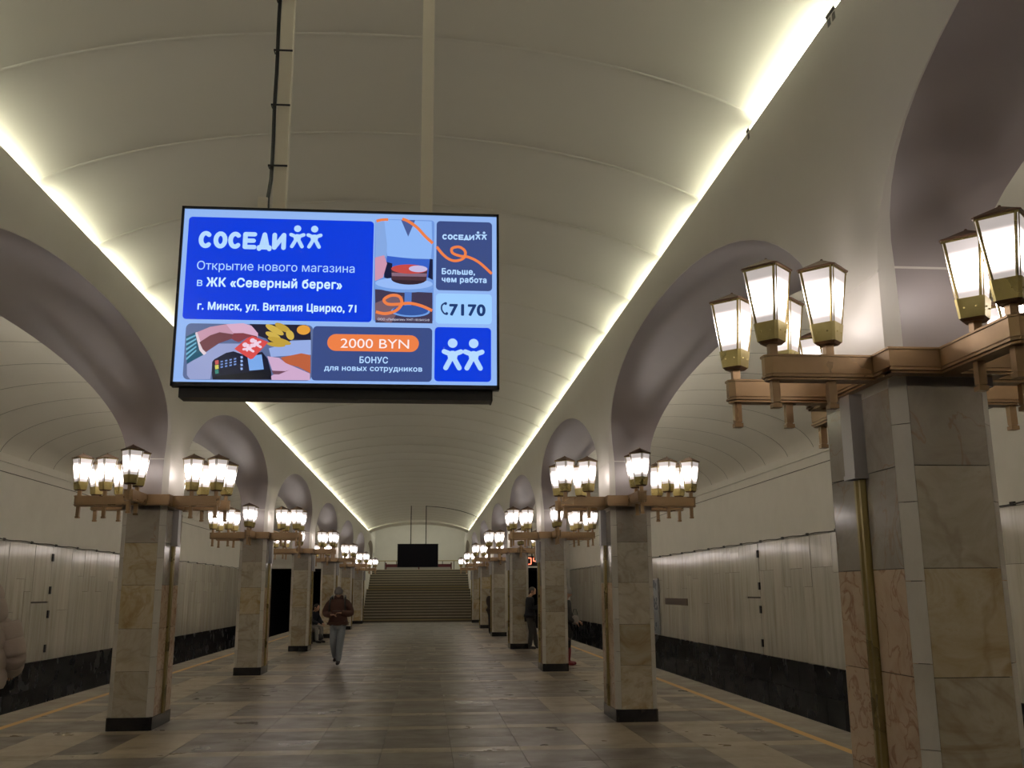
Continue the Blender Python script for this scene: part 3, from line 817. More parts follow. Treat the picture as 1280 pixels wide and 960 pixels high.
def glyph(ch):
    """outline of one character triangulated here, with its advance width"""
    if ch in GL: return GL[ch]
    wid = lambda t: max(v.co.x for v in glyph_src(t, True).vertices)
    adv = wid('H' + ch + 'H') - wid('HH')
    me = glyph_src(ch, False); nb = {}
    for e in me.edges:
        a, b = e.vertices; nb.setdefault(a, []).append(b); nb.setdefault(b, []).append(a)
    seen = set(); loops = []
    for st in range(len(me.vertices)):
        if st in seen or st not in nb: continue
        lp = [st]; seen.add(st); c = [x for x in nb[st] if x not in seen]
        while c:
            nx_ = c[0]; lp.append(nx_); seen.add(nx_); c = [x for x in nb[nx_] if x not in seen]
        if len(lp) > 2: loops.append([(me.vertices[q].co.x, me.vertices[q].co.y) for q in lp])
    if not loops: GL[ch] = ([], [], adv); return GL[ch]
    V = []; E = []
    for lp in loops:
        k_ = len(V); V += [Vector(p) for p in lp]; E += [(k_ + q, k_ + (q + 1) % len(lp)) for q in range(len(lp))]
    ov, oe, of, *_ = delaunay_2d_cdt(V, E, [], 0, 1e-6)
    def inside(x, y):
        n_ = 0
        for lp in loops:
            for q in range(len(lp)):
                (x1, y1), (x2, y2) = lp[q], lp[(q + 1) % len(lp)]
                if (y1 > y) != (y2 > y) and x < (x2 - x1) * (y - y1) / (y2 - y1) + x1: n_ += 1 if y2 > y1 else -1
        return n_ != 0
    F = [f for f in of if inside(sum(ov[q].x for q in f) / 3, sum(ov[q].y for q in f) / 3)]
    GL[ch] = ([tuple(p) for p in ov], F, adv); return GL[ch]
def letters(body, x0, x1, z0, cap, rgb, parent, bold=0.0, name='lettering'):
    """text whose capitals are cap high on the baseline z0, stretched to span x0..x1; bold thickens the strokes"""
    words = [[[], []]]; cx = 0
    sh = [(0, 0)] if not bold else [(bold * math.cos(t), bold * math.sin(t)) for t in [2 * PI * q / 6 for q in range(6)]]
    for ch in body:
        v, f, adv = glyph(ch)
        if not v: words.append([[], []])
        P, F = words[-1]
        for dx, dy in sh:
            k_ = len(P); P += [(p[0] + cx + dx, p[1] + dy) for p in v]; F += [tuple(k_ + q for q in t) for t in f]
        cx += adv + bold * 1.2
    allx = [p[0] for P, F in words for p in P]
    a, b = min(allx), max(allx); k_ = (x1 - x0) / (b - a); kz = cap / .73
    layer[0] += 1; y = -.003 - .00035 * layer[0]
    for P, F in words:
        if not F: continue
        me = bpy.data.meshes.new(name); me.from_pydata([(x0 + (p[0] - a) * k_, y, z0 + p[1] * kz) for p in P], [], F); me.update()
        me.materials.append(scr(rgb)); link(name, me, parent)
PALE = (152, 190, 252); BLUE = (0, 58, 222); SLATE = (58, 76, 132); WHT = (178, 214, 255); ORG = (236, 128, 72)
screen = link('screen', MB().box(-w2 + .013, w2 - .013, -.003, .0, -h2 + .021, h2 - .013).mesh('screen', scr(PALE, .9)), tv)
def panel(p0, p1, rgb, r=.022, name='advert_panel'):
    (x0, z1), (x1, z0) = p0, p1
    flat(name, rrect(x0, x1, z0, z1, r), rgb, screen); return x0, x1, z0, z1
def men(cx, cz, h_, rgb, two=True, gap=.62, name='paired_figures_emblem'):
    """two little figures hand in hand: round head over a crossed body"""
    polys = []
    for sgn in ((-1, 1) if two else (0,)):
        x = cx + sgn * gap * h_ / 2; q = h_
        polys.append(ell(x, cz + .36 * q, .145 * q, .145 * q, 18))
        w_ = .15 * q
        polys.append(stick((x - .25 * q, cz + .10 * q), (x + .0 * q, cz - .0 * q), w_)); polys.append(stick((x + .25 * q, cz + .10 * q), (x - .0 * q, cz - .0 * q), w_))
        polys.append(stick((x, cz - .02 * q), (x - .2 * q, cz - .40 * q), w_)); polys.append(stick((x, cz - .02 * q), (x + .2 * q, cz - .40 * q), w_))
        polys.append(ell(x, cz - .03 * q, .15 * q, .16 * q, 14))
    multi(name, polys, rgb, screen)
# big blue panel
panel(C5(51, 64), C5(745, 466), BLUE)
def L5(body, x0, x1, yb, cap_px, rgb, bold=0.0, yb2=None):
    a = C5(x0, yb); b = C5(x1, yb2 if yb2 is not None else yb + (x1 - x0) * .028)
    letters(body, a[0], b[0], a[1], cap_px / 3.046 * TVW / 396, rgb, screen, bold)
def rounded_word(x0, x1, zb, H_, rgb):
    """the heavy rounded shop name, drawn as strokes"""
    polys = []; n = 6; cw = (x1 - x0) / (n - .02); wd = H_ * .255
    for i, ch in enumerate('СОСЕДИ'):
        a = x0 + i * cw + wd / 2; b = a + cw * .955 - wd; c = (a + b) / 2; lo = zb + wd / 2; hi = zb + H_ - wd / 2; md = (lo + hi) / 2
        arc = lambda t0, t1: [(c + (b - a) / 2 * math.cos(math.radians(t0 + (t1 - t0) * q / 14)), md + (hi - lo) / 2 * math.sin(math.radians(t0 + (t1 - t0) * q / 14))) for q in range(15)]
        S = lambda *p: [polys.append(stick(p[q], p[q + 1], wd)) for q in range(len(p) - 1)]
        if ch == 'С': S(*arc(48, 312))
        elif ch == 'О': S(*arc(0, 360))
        elif ch == 'Е': S((b, hi), (a, hi), (a, lo), (b, lo)); S((a, md), (b - wd * .2, md))
        elif ch == 'Д': S((a + wd * .35, lo), (c, hi), (b - wd * .35, lo)); S((a - wd * .1, lo - wd * .35), (a - wd * .1, lo), (b + wd * .1, lo), (b + wd * .1, lo - wd * .35))
        else: S((a, hi), (a, lo)); S((b, hi), (b, lo)); S((a, lo), (b, hi))
    multi('shop_name', polys, rgb, screen)
a = C5(85, 181); b = C5(420, 185); rounded_word(a[0], b[0], a[1] - .004, .104, WHT)
c = C5(495, 143); men(c[0], c[1], .143, WHT, gap=.68)
L5('Открытие нового магазина', 80, 680, 265, 34, WHT, 0.0)
L5('в', 80, 101, 328, 32, WHT, .004); L5('ЖК «Северный берег»', 115, 633, 329, 34, (205, 235, 255), .034)
L5('г. Минск, ул. Виталия Цвирко, 71', 82, 687, 417, 29, (205, 235, 255), .034)
# card payment picture
x0, x1, z0, z1 = panel(C5(40, 470), C5(516, 690), (92, 108, 150), .03, 'payment_picture')
def P2(name, pts, rgb): flat(name, [C2(*p) for p in pts], rgb, screen)
P2('dark_backdrop', [(620, 40), (1150, 48), (1192, 80), (1195, 190), (1010, 190), (980, 265), (850, 262), (780, 180), (700, 150)], (28, 26, 48))
P2('table_top', [(800, 270), (1010, 200), (1195, 190), (1196, 330), (1100, 330), (820, 350)], (150, 172, 226))
P2('table_front', [(30, 420), (330, 225), (560, 225), (600, 330), (280, 380), (250, 560), (60, 560), (30, 520)], (150, 160, 205))
for i, (cx, cy, rx, rz, ro) in enumerate(((855, 95, 95, 30, -.5), (930, 75, 80, 30, -.5), (840, 150, 75, 27, -.4), (900, 200, 110, 28, -.25), (1000, 145, 50, 34, -1.1), (870, 235, 85, 22, -.1))):
    p = C2(cx, cy); sc_ = TVW / 396 / 7.53
    flat('banana', ell(p[0], p[1], rx * sc_, rz * sc_, 18, ro), ((206, 176, 78), (190, 158, 62))[i % 2], screen)
p = C2(1127, 97); flat('orange_fruit', ell(p[0], p[1], 62 * sc_, 46 * sc_), (226, 158, 60), screen)
P2('striped_sleeve', [(24, 160), (110, 118), (140, 210), (190, 330), (30, 415)], (30, 84, 110))
for i in range(5): P2('sleeve_stripe', [(24, 180 + i * 46), (118, 140 + i * 36), (122, 152 + i * 36), (26, 200 + i * 46)], (112, 176, 206))
P2('cuff', [(110, 125), (128, 118), (215, 318), (190, 336), (150, 290)], (222, 205, 215))
P2('wrist', [(128, 120), (250, 70), (400, 45), (540, 48), (600, 90), (470, 160), (330, 215), (215, 300), (160, 210)], (196, 150, 172))
P2('wrist_shade', [(150, 215), (250, 150), (340, 120), (470, 140), (460, 180), (330, 225), (210, 308), (180, 280)], (112, 66, 74))
P2('fingers', [(400, 45), (560, 36), (640, 60), (700, 130), (700, 165), (640, 160), (560, 130), (470, 130)], (214, 172, 200))
P2('finger', [(470, 130), (560, 128), (690, 158), (690, 178), (600, 172), (520, 215), (480, 200), (450, 180)], (130, 62, 72))
P2('terminal', [(270, 400), (290, 375), (400, 315), (470, 300), (560, 330), (740, 306), (790, 370), (825, 500), (825, 565), (275, 565), (265, 500)], (18, 22, 48))
P2('terminal_side', [(275, 560), (300, 535), (820, 470), (830, 565)], (10, 12, 30))
P2('terminal_display', [(600, 345), (735, 330), (755, 470), (620, 482)], (122, 168, 232))
for i, c_ in enumerate(((196, 88, 88), (206, 206, 92), (50, 130, 120))): P2('key', [(296, 388 + i * 44), (330, 382 + i * 44), (332, 420 + i * 44), (300, 426 + i * 44)], c_)
for i in range(4):
    for j in range(3): P2('key', [(350 + i * 42, 392 - i * 8 + j * 26), (372 + i * 42, 388 - i * 8 + j * 26), (372 + i * 42, 402 - i * 8 + j * 26), (350 + i * 42, 406 - i * 8 + j * 26)], (120, 150, 215))
for i in range(4): P2('key', [(536, 350 + i * 36), (556, 346 + i * 36), (562, 366 + i * 36), (542, 372 + i * 36)], (150, 180, 235))
P2('red_card', [(480, 280), (600, 180), (650, 160), (800, 215), (655, 372), (630, 378)], (214, 76, 76))
for cx, cy in ((610, 265), (680, 225)):
    p = C2(cx, cy); s_ = sc_; R_ = lambda dx, dy: (p[0] + dx * s_, p[1] + dy * s_)
    multi('card_emblem', [ell(*R_(-28, 22), 24 * s_, 22 * s_, 14), stick(R_(-40, -20), R_(20, -10), 22 * s_), stick(R_(0, 20), R_(-8, -30), 22 * s_), stick(R_(-5, -8), R_(48, -38), 22 * s_), stick(R_(-5, -8), R_(40, 10), 22 * s_)], (236, 206, 226), screen)
P2('orange_sleeve', [(915, 362), (1110, 322), (1195, 340), (1195, 510), (1080, 450), (960, 420)], (186, 96, 62))
P2('palm', [(790, 350), (900, 365), (965, 415), (1190, 512), (1190, 575), (830, 572), (826, 535), (880, 505), (835, 480)], (206, 170, 204))
P2('palm_shade', [(830, 485), (960, 490), (1000, 478), (900, 520), (850, 520)], (112, 72, 92))
# slate bonus panel
panel(C5(525, 484), C5(974, 696), SLATE)
a0, b0 = C5(579, 514), C5(925, 583); flat('orange_pill', rrect(a0[0], b0[0], b0[1], a0[1], (a0[1] - b0[1]) / 2 - .0005), ORG, screen)
L5('2000 BYN', 628, 888, 566, 37, (255, 240, 240), 0.0, 570)
L5('БОНУС', 700, 808, 624, 24, WHT, .025); L5('для новых сотрудников', 566, 938, 652, 20, WHT, .022, 658)
# cake picture
x0, x1, z0, z1 = panel(C5(760, 78), C5(980, 472), (112, 152, 222), .02, 'cake_picture')
def P3(name, pts, rgb): flat(name, [C3(*p) for p in pts], rgb, screen)
P3('white_coat', [(140, 45), (545, 60), (550, 250), (540, 380), (170, 365), (140, 200)], (140, 182, 246))
P3('sleeve', [(66, 50), (140, 45), (165, 260), (160, 360), (66, 370)], (132, 168, 226))
P3('shirt_opening', [(285, 48), (405, 50), (345, 190)], (74, 92, 150))
P3('apron', [(165, 355), (380, 380), (545, 385), (552, 540), (140, 540)], (52, 96, 200))
P3('dark_side', [(140, 400), (210, 420), (205, 560), (140, 540)], (20, 26, 60)); P3('dark_side', [(530, 380), (555, 385), (555, 560), (515, 540)], (20, 26, 60))
P3('hand', [(62, 370), (140, 350), (165, 420), (130, 540), (62, 570)], (204, 150, 176))
P3('wooden_table', [(62, 640), (250, 655), (552, 670), (552, 932), (66, 925)], (64, 56, 82)); P3('counter_top', [(62, 760), (200, 700), (300, 700), (300, 760), (200, 930), (62, 900)], (118, 92, 104))
p = C3(310, 610); s3 = TVW / 396 / 6.856
flat('cake_stand', ell(p[0], p[1], 250 * s3, 62 * s3, 28), (118, 160, 226), screen); p = C3(310, 592); flat('cake_stand_top', ell(p[0], p[1], 245 * s3, 52 * s3, 28), (150, 186, 246), screen)
P3('stand_stem', [(315, 665), (375, 667), (372, 800), (312, 800)], (84, 124, 200))
p = C3(365, 830); flat('stand_foot', ell(p[0], p[1], 165 * s3, 50 * s3, 24), (110, 156, 226), screen); flat('stand_foot_top', ell(p[0], p[1] + 8 * s3, 150 * s3, 44 * s3, 24), (48, 84, 160), screen)
p = C3(350, 555); flat('cake_side', ell(p[0], p[1], 150 * s3, 50 * s3, 24), (50, 34, 46), screen)
P3('cake_layers', [(200, 460), (510, 470), (500, 570), (205, 560)], (74, 48, 58)); P3('cake_cream', [(203, 500), (505, 508), (502, 535), (206, 530)], (132, 104, 124))
p = C3(355, 470); flat('cake_top', ell(p[0], p[1], 155 * s3, 42 * s3, 24), (196, 74, 70), screen); p = C3(430, 468); flat('cake_sugar', ell(p[0], p[1], 80 * s3, 30 * s3, 20), (196, 186, 226), screen)
multi('orange_swirl', ribbon([C3(75, 62), C3(120, 50), C3(175, 48)], 24 * s3) + ribbon([C3(295, 42), C3(345, 62), C3(420, 115), C3(490, 190), C3(555, 250)], 26 * s3), ORG, screen)
multi('orange_swirl', ribbon([C3(70, 835), C3(150, 850), C3(240, 825), (C3(290, 765)), C3(270, 705), C3(200, 695), C3(140, 730), C3(170, 768), C3(260, 770), C3(360, 762), C3(460, 785), C3(550, 825)], 26 * s3), ORG, screen)
a, b = C3(85, 905), C3(525, 912); letters('ООО «Либретик» УНП 101541510', a[0], b[0], a[1] - .001, .013, (215, 215, 235), screen)
# right column: slate, phone number, emblem
panel(C5(993, 88), C5(1203, 354), SLATE)
a, b = C5(1014, 158), C5(1136, 162); rounded_word(a[0], b[0], a[1], .033, WHT); c = C5(1161, 144); men(c[0], c[1], .052, WHT, gap=.68)
multi('orange_swirl', ribbon([C3(588, 280), C3(640, 345), C3(700, 390), C3(760, 400), C3(820, 375), C3(830, 320), C3(780, 283), C3(720, 295), C3(725, 335), C3(790, 360), C3(860, 370), C3(950, 415), C3(1058, 512)], 24 * s3), ORG, screen)
L5('Больше,', 1012, 1138, 289, 23, WHT, .035, 293); L5('чем работа', 1012, 1182, 319, 22, WHT, .035, 325)
panel(C5(990, 362), C5(1202, 480), (158, 206, 255))
L5('7170', 1040, 1178, 444, 44, (34, 60, 112), .045, 446)
multi('telephone_symbol', ribbon([C5(1026, 398), C5(1013, 408), C5(1012, 424), C5(1021, 438), C5(1031, 442)], .009) + [ell(*C5(1027, 401), .008, .009, 10), ell(*C5(1031, 439), .008, .009, 10)], (34, 60, 112), screen)
panel(C5(986, 490), C5(1199, 698), BLUE)
c = C5(1093, 596); men(c[0], c[1], .19, WHT, gap=.63)
# mount under the set, speaker bar, hanging poles
bk = thing('mounting_box', 'black equipment box mounted under the big television', 'box', (TVX, TVY + .06, TVZ - h2 - .035))
link('housing', MB().box(-.875, .865, -.02, .10, -.02, .045).mesh('housing', 'dark'), bk); link('end_plate', MB().box(.865, .875, -.025, .11, -.022, .045).mesh('end_plate', 'iron'), bk)
HC = Z_TOP + .01
for nm, xw, wd_ in (('left', -.893, .070), ('right', -.030, .068)):
    pz = thing('hanging_pole', 'cream square pole holding the ' + nm + ' side of the big television', 'pole', (xw, TVY + .09, TVZ + h2 - .3))
    link('pole', MB().box(-wd_ / 2, wd_ / 2, -.03, .03, 0, HC - (TVZ + h2 - .3)).mesh('pole', 'rod'), pz)
    link('edge_strip', MB().box(wd_ / 2 - .012, wd_ / 2 + .004, -.034, .034, 0, HC - (TVZ + h2 - .3) - .002).mesh('edge_strip', 'rod'), pz)
    link('ceiling_plate', MB().box(-.1, .1, -.08, .08, HC - (TVZ + h2 - .3) - .03, HC - (TVZ + h2 - .3) - .015).mesh('ceiling_plate', 'rod'), pz)
pc = thing('power_cable', 'black cable strapped to the left pole above the big television', 'cable', (-.893 - .049, TVY + .06, TVZ + h2 - .02))
pts = [(-.0015 * math.sin(i * 1.3) - (.012 if i < 2 else 0), 0, i * .115) for i in range(16)]
link('cable', MB().tube(pts, .012, 6).mesh('cable', 'dark'), pc)
for zz in (.30, .69, 1.05, 1.4): link('cable_tie', MB().box(-.018, .095, -.034, -.028, zz, zz + .010).box(-.018, -.012, -.034, .01, zz, zz + .01).mesh('cable_tie', 'dark'), pc)
jb = thing('junction_box', 'small grey socket on the left pole above the big television', 'box', (-.893 - .080, TVY + .05, TVZ + h2 + .0))
link('housing', MB().box(-.035, .02, -.02, .02, 0, .085).mesh('housing', 'rod'), jb)
# far television, switched off, hanging in front of the stairs
ft = thing('television', 'distant black switched off television hanging before the staircase', 'television', (-.41, 45, 3.255))
link('bezel', MB().box(-.93, .93, 0, .06, -.53, .53).mesh('bezel', 'dark'), ft); link('screen', MB().box(-.905, .905, -.006, 0, -.505, .51).mesh('screen', 'black_scr'), ft)
for nm, xw in (('left', -.74), ('right', -.05)):
    fp = thing('hanging_rod', 'thin dark rod holding the ' + nm + ' side of the distant television', 'rod', (xw, 45.09, 3.5))
    link('rod', MB().box(-.02, .02, -.02, .02, 0, 2.03).mesh('rod', 'iron'), fp)
wc = thing('ceiling_wire', 'thin dark wire looping over the vault from the distant television', 'wire', (0, 45.05, 0))
pts = []
for i in range(15):
    x = -.05 + 2.5 * i / 14; u = (x - XC) / 3.5; pts.append((x, 0, 4.2 + (Z_TOP - 4.2) * max(0, 1 - abs(u) ** VN) ** (1 / VN) - .03))
link('wire', MB().tube(pts, .014, 6).mesh('wire', 'iron'), wc)

# interval clock by the tunnel
ck = thing('interval_clock', 'red digital clock showing 04 beside the far right tunnel mouth', 'clock', (5.80, 53.9, 3.0))
link('housing', MB().box(-.38, .38, 0, .16, -.02, .52).mesh('housing', 'dark'), ck)
link('bracket', MB().box(-.03, .03, .05, .1, .52, 2.54).mesh('bracket', 'iron'), ck)
red = emit('red_digit_glow', (1, .16, .08), 2.4)
segd = {'0': 'abcdef', '4': 'bcfg'}
for i, dch in enumerate('04'):
    mb = MB(); cx, cz, a_, b_ = -.17 + i * .36, .25, .11, .17
    S = {'a': (cx - a_, cx + a_, cz + b_ - .02, cz + b_ + .02), 'd': (cx - a_, cx + a_, cz - b_ - .02, cz - b_ + .02), 'g': (cx - a_, cx + a_, cz - .02, cz + .02),
         'b': (cx + a_ - .02, cx + a_ + .02, cz, cz + b_), 'c': (cx + a_ - .02, cx + a_ + .02, cz - b_, cz), 'f': (cx - a_ - .02, cx - a_ + .02, cz, cz + b_), 'e': (cx - a_ - .02, cx - a_ + .02, cz - b_, cz)}
    for q in segd[dch]: mb.box(S[q][0], S[q][1], -.01, 0, S[q][2], S[q][3])
    link('digit', mb.mesh('digit', red), ck)

# ================================================================== PEOPLE
MAT['skin'] = plain('skin', (.50, .29, .20, 1), .5)
def cloth(name, c, bump=.4, sc=14):
    k = N(name); k.b.inputs['Base Color'].default_value = c; k.b.inputs['Roughness'].default_value = .85
    tc = k.n('ShaderNodeTexCoord'); no = k.n('ShaderNodeTexNoise', i_Scale=sc, i_Detail=3); k.l(tc.outputs['Object'], no.inputs['Vector'])
    bp = k.n('ShaderNodeBump', i_Strength=bump, i_Distance=.03); k.l(no.outputs[0], bp.inputs['Height']); k.l(bp.outputs[0], k.b.inputs['Normal'])
    return k.m
SCR = bpy.data.scenes.new('scratch'); SVL = SCR.view_layers[0]
def skin_mesh(graphs, sub=1):
    """each graph: (points, edges, radii); grown with the Skin modifier and merged into one mesh"""
    allv = []; allf = []
    for pts, edges, rad_ in graphs:
        me = bpy.data.meshes.new('grow'); me.from_pydata([tuple(p) for p in pts], edges, []); me.update()
        o = bpy.data.objects.new('grow', me); SCR.collection.objects.link(o)
        md = o.modifiers.new('skin', 'SKIN'); md.use_smooth_shade = True
        if not me.skin_vertices: 
            bm = bmesh.new(); bm.from_mesh(me); bm.verts.layers.skin.verify(); bm.to_mesh(me); bm.free()
        for i, r in enumerate(rad_):
            sv = me.skin_vertices[0].data[i]; sv.radius = r if isinstance(r, tuple) else (r, r); sv.use_root = (i == 0)
        o.modifiers.new('sub', 'SUBSURF').levels = sub
        SVL.update()
        ev = bpy.data.meshes.new_from_object(o.evaluated_get(SVL.depsgraph))
        k0_ = len(allv); allv += [tuple(v.co) for v in ev.vertices]; allf += [tuple(k0_ + i for i in p.vertices) for p in ev.polygons]
        bpy.data.objects.remove(o)
    mb = MB(); mb.v = allv; mb.f = allf; return mb
def chain(pts, rad_): return (pts, [(i, i + 1) for i in range(len(pts) - 1)], rad_)
def head_mesh(mb, c, yaw=0, pitch=0, s=1.0):
    """an ellipsoid pushed into brow, nose, cheeks and chin; faces +y"""
    R_ = Matrix.Rotation(yaw, 3, 'Z') @ Matrix.Rotation(pitch, 3, 'X'); nu, nv = 28, 20; i0 = len(mb.v)
    for j in range(nv + 1):
        ph = -PI / 2 + PI * j / nv
        for i in range(nu):
            th = 2 * PI * i / nu
            x = .076 * math.cos(ph) * math.cos(th); y = .094 * math.cos(ph) * math.sin(th); z = .118 * math.sin(ph)
            if z < 0: x *= 1 + z * 2.2; y *= 1 + z * .8 if y > 0 else 1 + z * 3
            if y > .03:
                y += .026 * math.exp(-((x / .014) ** 2 + ((z + .018) / .026) ** 2)) - .010 * math.exp(-(((abs(x) - .03) / .016) ** 2 + ((z - .012) / .014) ** 2))
                y += .008 * math.exp(-((x / .03) ** 2 + ((z + .058) / .008) ** 2)) - .005 * math.exp(-((x / .028) ** 2 + ((z + .048) / .005) ** 2)) + .008 * math.exp(-((x / .02) ** 2 + ((z + .098) / .018) ** 2))
            mb.v.append(tuple(Vector(c) + R_ @ Vector((x, y, z)) * s))
    for j in range(nv):
        for i in range(nu): mb.f.append((i0 + j * nu + i, i0 + j * nu + (i + 1) % nu, i0 + (j + 1) * nu + (i + 1) % nu, i0 + (j + 1) * nu + i))
    for sx_ in (-1, 1):     # ears
        c_ = Vector(c) + R_ @ Vector((sx_ * .078, -.008, -.005)) * s
        i0 = len(mb.v); pts = [(0, .018, .03), (0, -.012, .03), (0, -.018, 0), (0, -.006, -.032), (0, .014, -.026)]
        for dx in (-.006, .008 * sx_ * sx_):
            for p in pts: mb.v.append(tuple(c_ + R_ @ Vector((dx, p[1], p[2]))))
        for q in range(5): mb.f.append((i0 + q, i0 + (q + 1) % 5, i0 + 5 + (q + 1) % 5, i0 + 5 + q))
        mb.f.append(tuple(i0 + 5 + q for q in range(5)))
def hand_graphs(wr, d, side, curl=.5, palm=Vector((0, 0, -1))):
    """palm plus five fingers growing along d from the wrist"""
    d = Vector(d).normalized(); wr = Vector(wr); a = d.cross(palm).normalized() * side; n = palm.normalized()
    g = [chain([wr - d * .02, wr + d * .03, wr + d * .075], [(.026, .018), (.036, .018), (.038, .016)])]
    for q, (off, L) in enumerate(((-.030, .068), (-.010, .080), (.010, .075), (.029, .058))):
        b = wr + d * .07 + a * off; d2 = (d + n * curl).normalized(); d3 = (d * (1 - curl) + n * curl * 1.6).normalized()
        g.append(chain([b - d * .02, b, b + d2 * L * .45, b + d2 * L * .45 + d3 * L * .35, b + d2 * L * .45 + d3 * L * .6], [.009, .009, .0085, .008, .007]))
    b = wr + d * .02 - a * .028
    g.append(chain([b, b - a * .02 + d * .03, b - a * .022 + d * .06 + n * .015], [.012, .011, .009]))
    return g
def person(label, loc, rz, J, col, extra=None):
    """J: joints in the figure's own frame (x right, y ahead, z up)"""
    r = thing('person', label, 'person', loc, rz)
    V = Vector
    pel, chest, neck, hd = V(J['pelvis']), V(J['chest']), V(J['neck']), V(J['head'])
    up = (neck - pel).normalized(); mid = (pel + chest) / 2
    g = [([pel, mid, chest, neck, hd - V((0, 0, .04))], [(0, 1), (1, 2), (2, 3), (3, 4)], [(.125, .095), (.12, .09), (.135, .10), .052, .05])]
    pts = g[0][0]; ed = g[0][1]; rd = g[0][2]
    for sd in ('l', 'r'):
        sh, el, wr = (V(J[q + sd]) for q in ('sh', 'el', 'wr'))
        i = len(pts); pts += [sh, el, wr]; rd += [.052, .04, .027]; ed += [(2, i), (i, i + 1), (i + 1, i + 2)]
        hp, kn, an = (V(J[q + sd]) for q in ('hip', 'kn', 'an'))
        i = len(pts); pts += [hp, kn, an]; rd += [.08, .055, .038]; ed += [(0, i), (i, i + 1), (i + 1, i + 2)]
    gr = list(g)
    for sd, sg in (('l', -1), ('r', 1)):
        d = V(J.get('hd' + sd, tuple(V(J['wr' + sd]) - V(J['el' + sd]))))
        gr += hand_graphs(J['wr' + sd], d, sg, J.get('curl', .5), V(J.get('palm' + sd, (0, 0, -1))) if 'palm' + sd in J else (V((0, 0, -1)) if abs(d.normalized().z) < .8 else V((-sg, 0, 0))))
    mb = skin_mesh(gr); head_mesh(mb, hd + V((0, .01, .02)), J.get('hyaw', 0), J.get('hpitch', 0))
    link('body', mb.mesh('body', 'skin', True), r)
    # coat: torso and sleeves
    k_ = J.get('bulk', 1.0); hem = V(J.get('hem', tuple(pel + V((0, 0, -.1)))))
    pts = [mid, chest, neck - V((0, 0, .03)), pel, hem]; ed = [(0, 1), (1, 2), (0, 3), (3, 4)]
    rd = [(.165 * k_, .13 * k_), (.175 * k_, .135 * k_), (.085, .08), (.175 * k_, .14 * k_), (.18 * k_, .145 * k_)]
    for sd in ('l', 'r'):
        sh, el, wr = (V(J[q + sd]) for q in ('sh', 'el', 'wr'))
        i = len(pts); pts += [sh, el, wr]; rd += [.082 * k_, .068 * k_, .05 * k_]; ed += [(1, i), (i, i + 1), (i + 1, i + 2)]
    link('coat', skin_mesh([(pts, ed, rd)], 2).mesh('coat', col['coat'], True), r)
    # trousers
    kt = J.get('leg', 1.0); pts = [pel]; ed = []; rd = [(.15, .12)]
    for sd in ('l', 'r'):
        hp, kn, an = (V(J[q + sd]) for q in ('hip', 'kn', 'an'))
        i = len(pts); pts += [hp, kn, an]; rd += [.10 * kt, .078 * kt, .062 * kt]; ed += [(0, i), (i, i + 1), (i + 1, i + 2)]
    link('trousers', skin_mesh([(pts, ed, rd)], 2).mesh('trousers', col['legs'], True), r)
    for sd in ('l', 'r'):
        an = V(J['an' + sd]); t = V(J.get('toe' + sd, (0, 1, 0))); t.normalize(); bt = J.get('boot', .06)
        sole = an.z - .05
        g_ = [chain([an + V((0, 0, bt)), an + V((0, 0, -.01)) - t * .01, an + t * .10 + V((0, 0, -.02)), an + t * .19 + V((0, 0, -.028))], [.05 if bt < .1 else .088, .052 if bt < .1 else .068, .045, .036]),
              chain([an - t * .03 + V((0, 0, -.03)), an + t * .17 + V((0, 0, -.035))], [(.042, .022), (.042, .02)])]
        link('shoe', skin_mesh(g_).mesh('shoe', col['shoe'], True), r)
    # head cover or hair
    mb = MB(); R_ = Matrix.Rotation(J.get('hyaw', 0), 3, 'Z') @ Matrix.Rotation(J.get('hpitch', 0), 3, 'X'); nu, nv = 22, 12
    c_ = hd + V((0, .0, .03)); kind = col.get('hat_kind', 'beanie'); e = {'beanie': (.092, .108, .125), 'hair': (.086, .102, .112), 'hood': (.15, .155, .165)}[kind]
    low = {'beanie': -.05, 'hair': -.9, 'hood': -1.2}[kind]
    for j in range(nv + 1):
        for i in range(nu):
            th = 2 * PI * i / nu; front = max(0, math.sin(th))
            lo = low if kind == 'beanie' else low + front * (1.3 if kind == 'hair' else .75)
            ph = lo + (PI / 2 - lo) * j / nv
            mb.v.append(tuple(c_ + R_ @ V((e[0] * math.cos(ph) * math.cos(th), e[1] * math.cos(ph) * math.sin(th) - (.012 if kind != 'beanie' else 0), e[2] * math.sin(ph) + .01))))
    for j in range(nv):
        for i in range(nu): mb.f.append((j * nu + i, j * nu + (i + 1) % nu, (j + 1) * nu + (i + 1) % nu, (j + 1) * nu + i))
    if kind == 'beanie':
        rg = [[tuple(c_ + R_ @ V((a_ * math.cos(t_), b_ * math.sin(t_), z_))) for t_ in [2 * PI * i / nu for i in range(nu)]] for a_, b_, z_ in ((.094, .110, -.012), (.10, .116, .0), (.10, .116, .04), (.093, .108, .05))]
        mb.loft(rg, False)
    link({'beanie': 'knitted_hat', 'hair': 'hair', 'hood': 'hood'}[kind], mb.mesh('head_cover', col['hat'], True), r)
    if col.get('scarf'):
        n_ = neck + V((0, .0, .03)); rg = [[tuple(n_ + V((a_ * math.cos(t_), a_ * math.sin(t_), z_))) for t_ in [2 * PI * i / 16 for i in range(16)]] for a_, z_ in ((.10, -.07), (.115, -.03), (.105, .03), (.085, .06))]
        link('collar', MB().loft(rg, False).mesh('collar', col['scarf'], True), r)
    return r
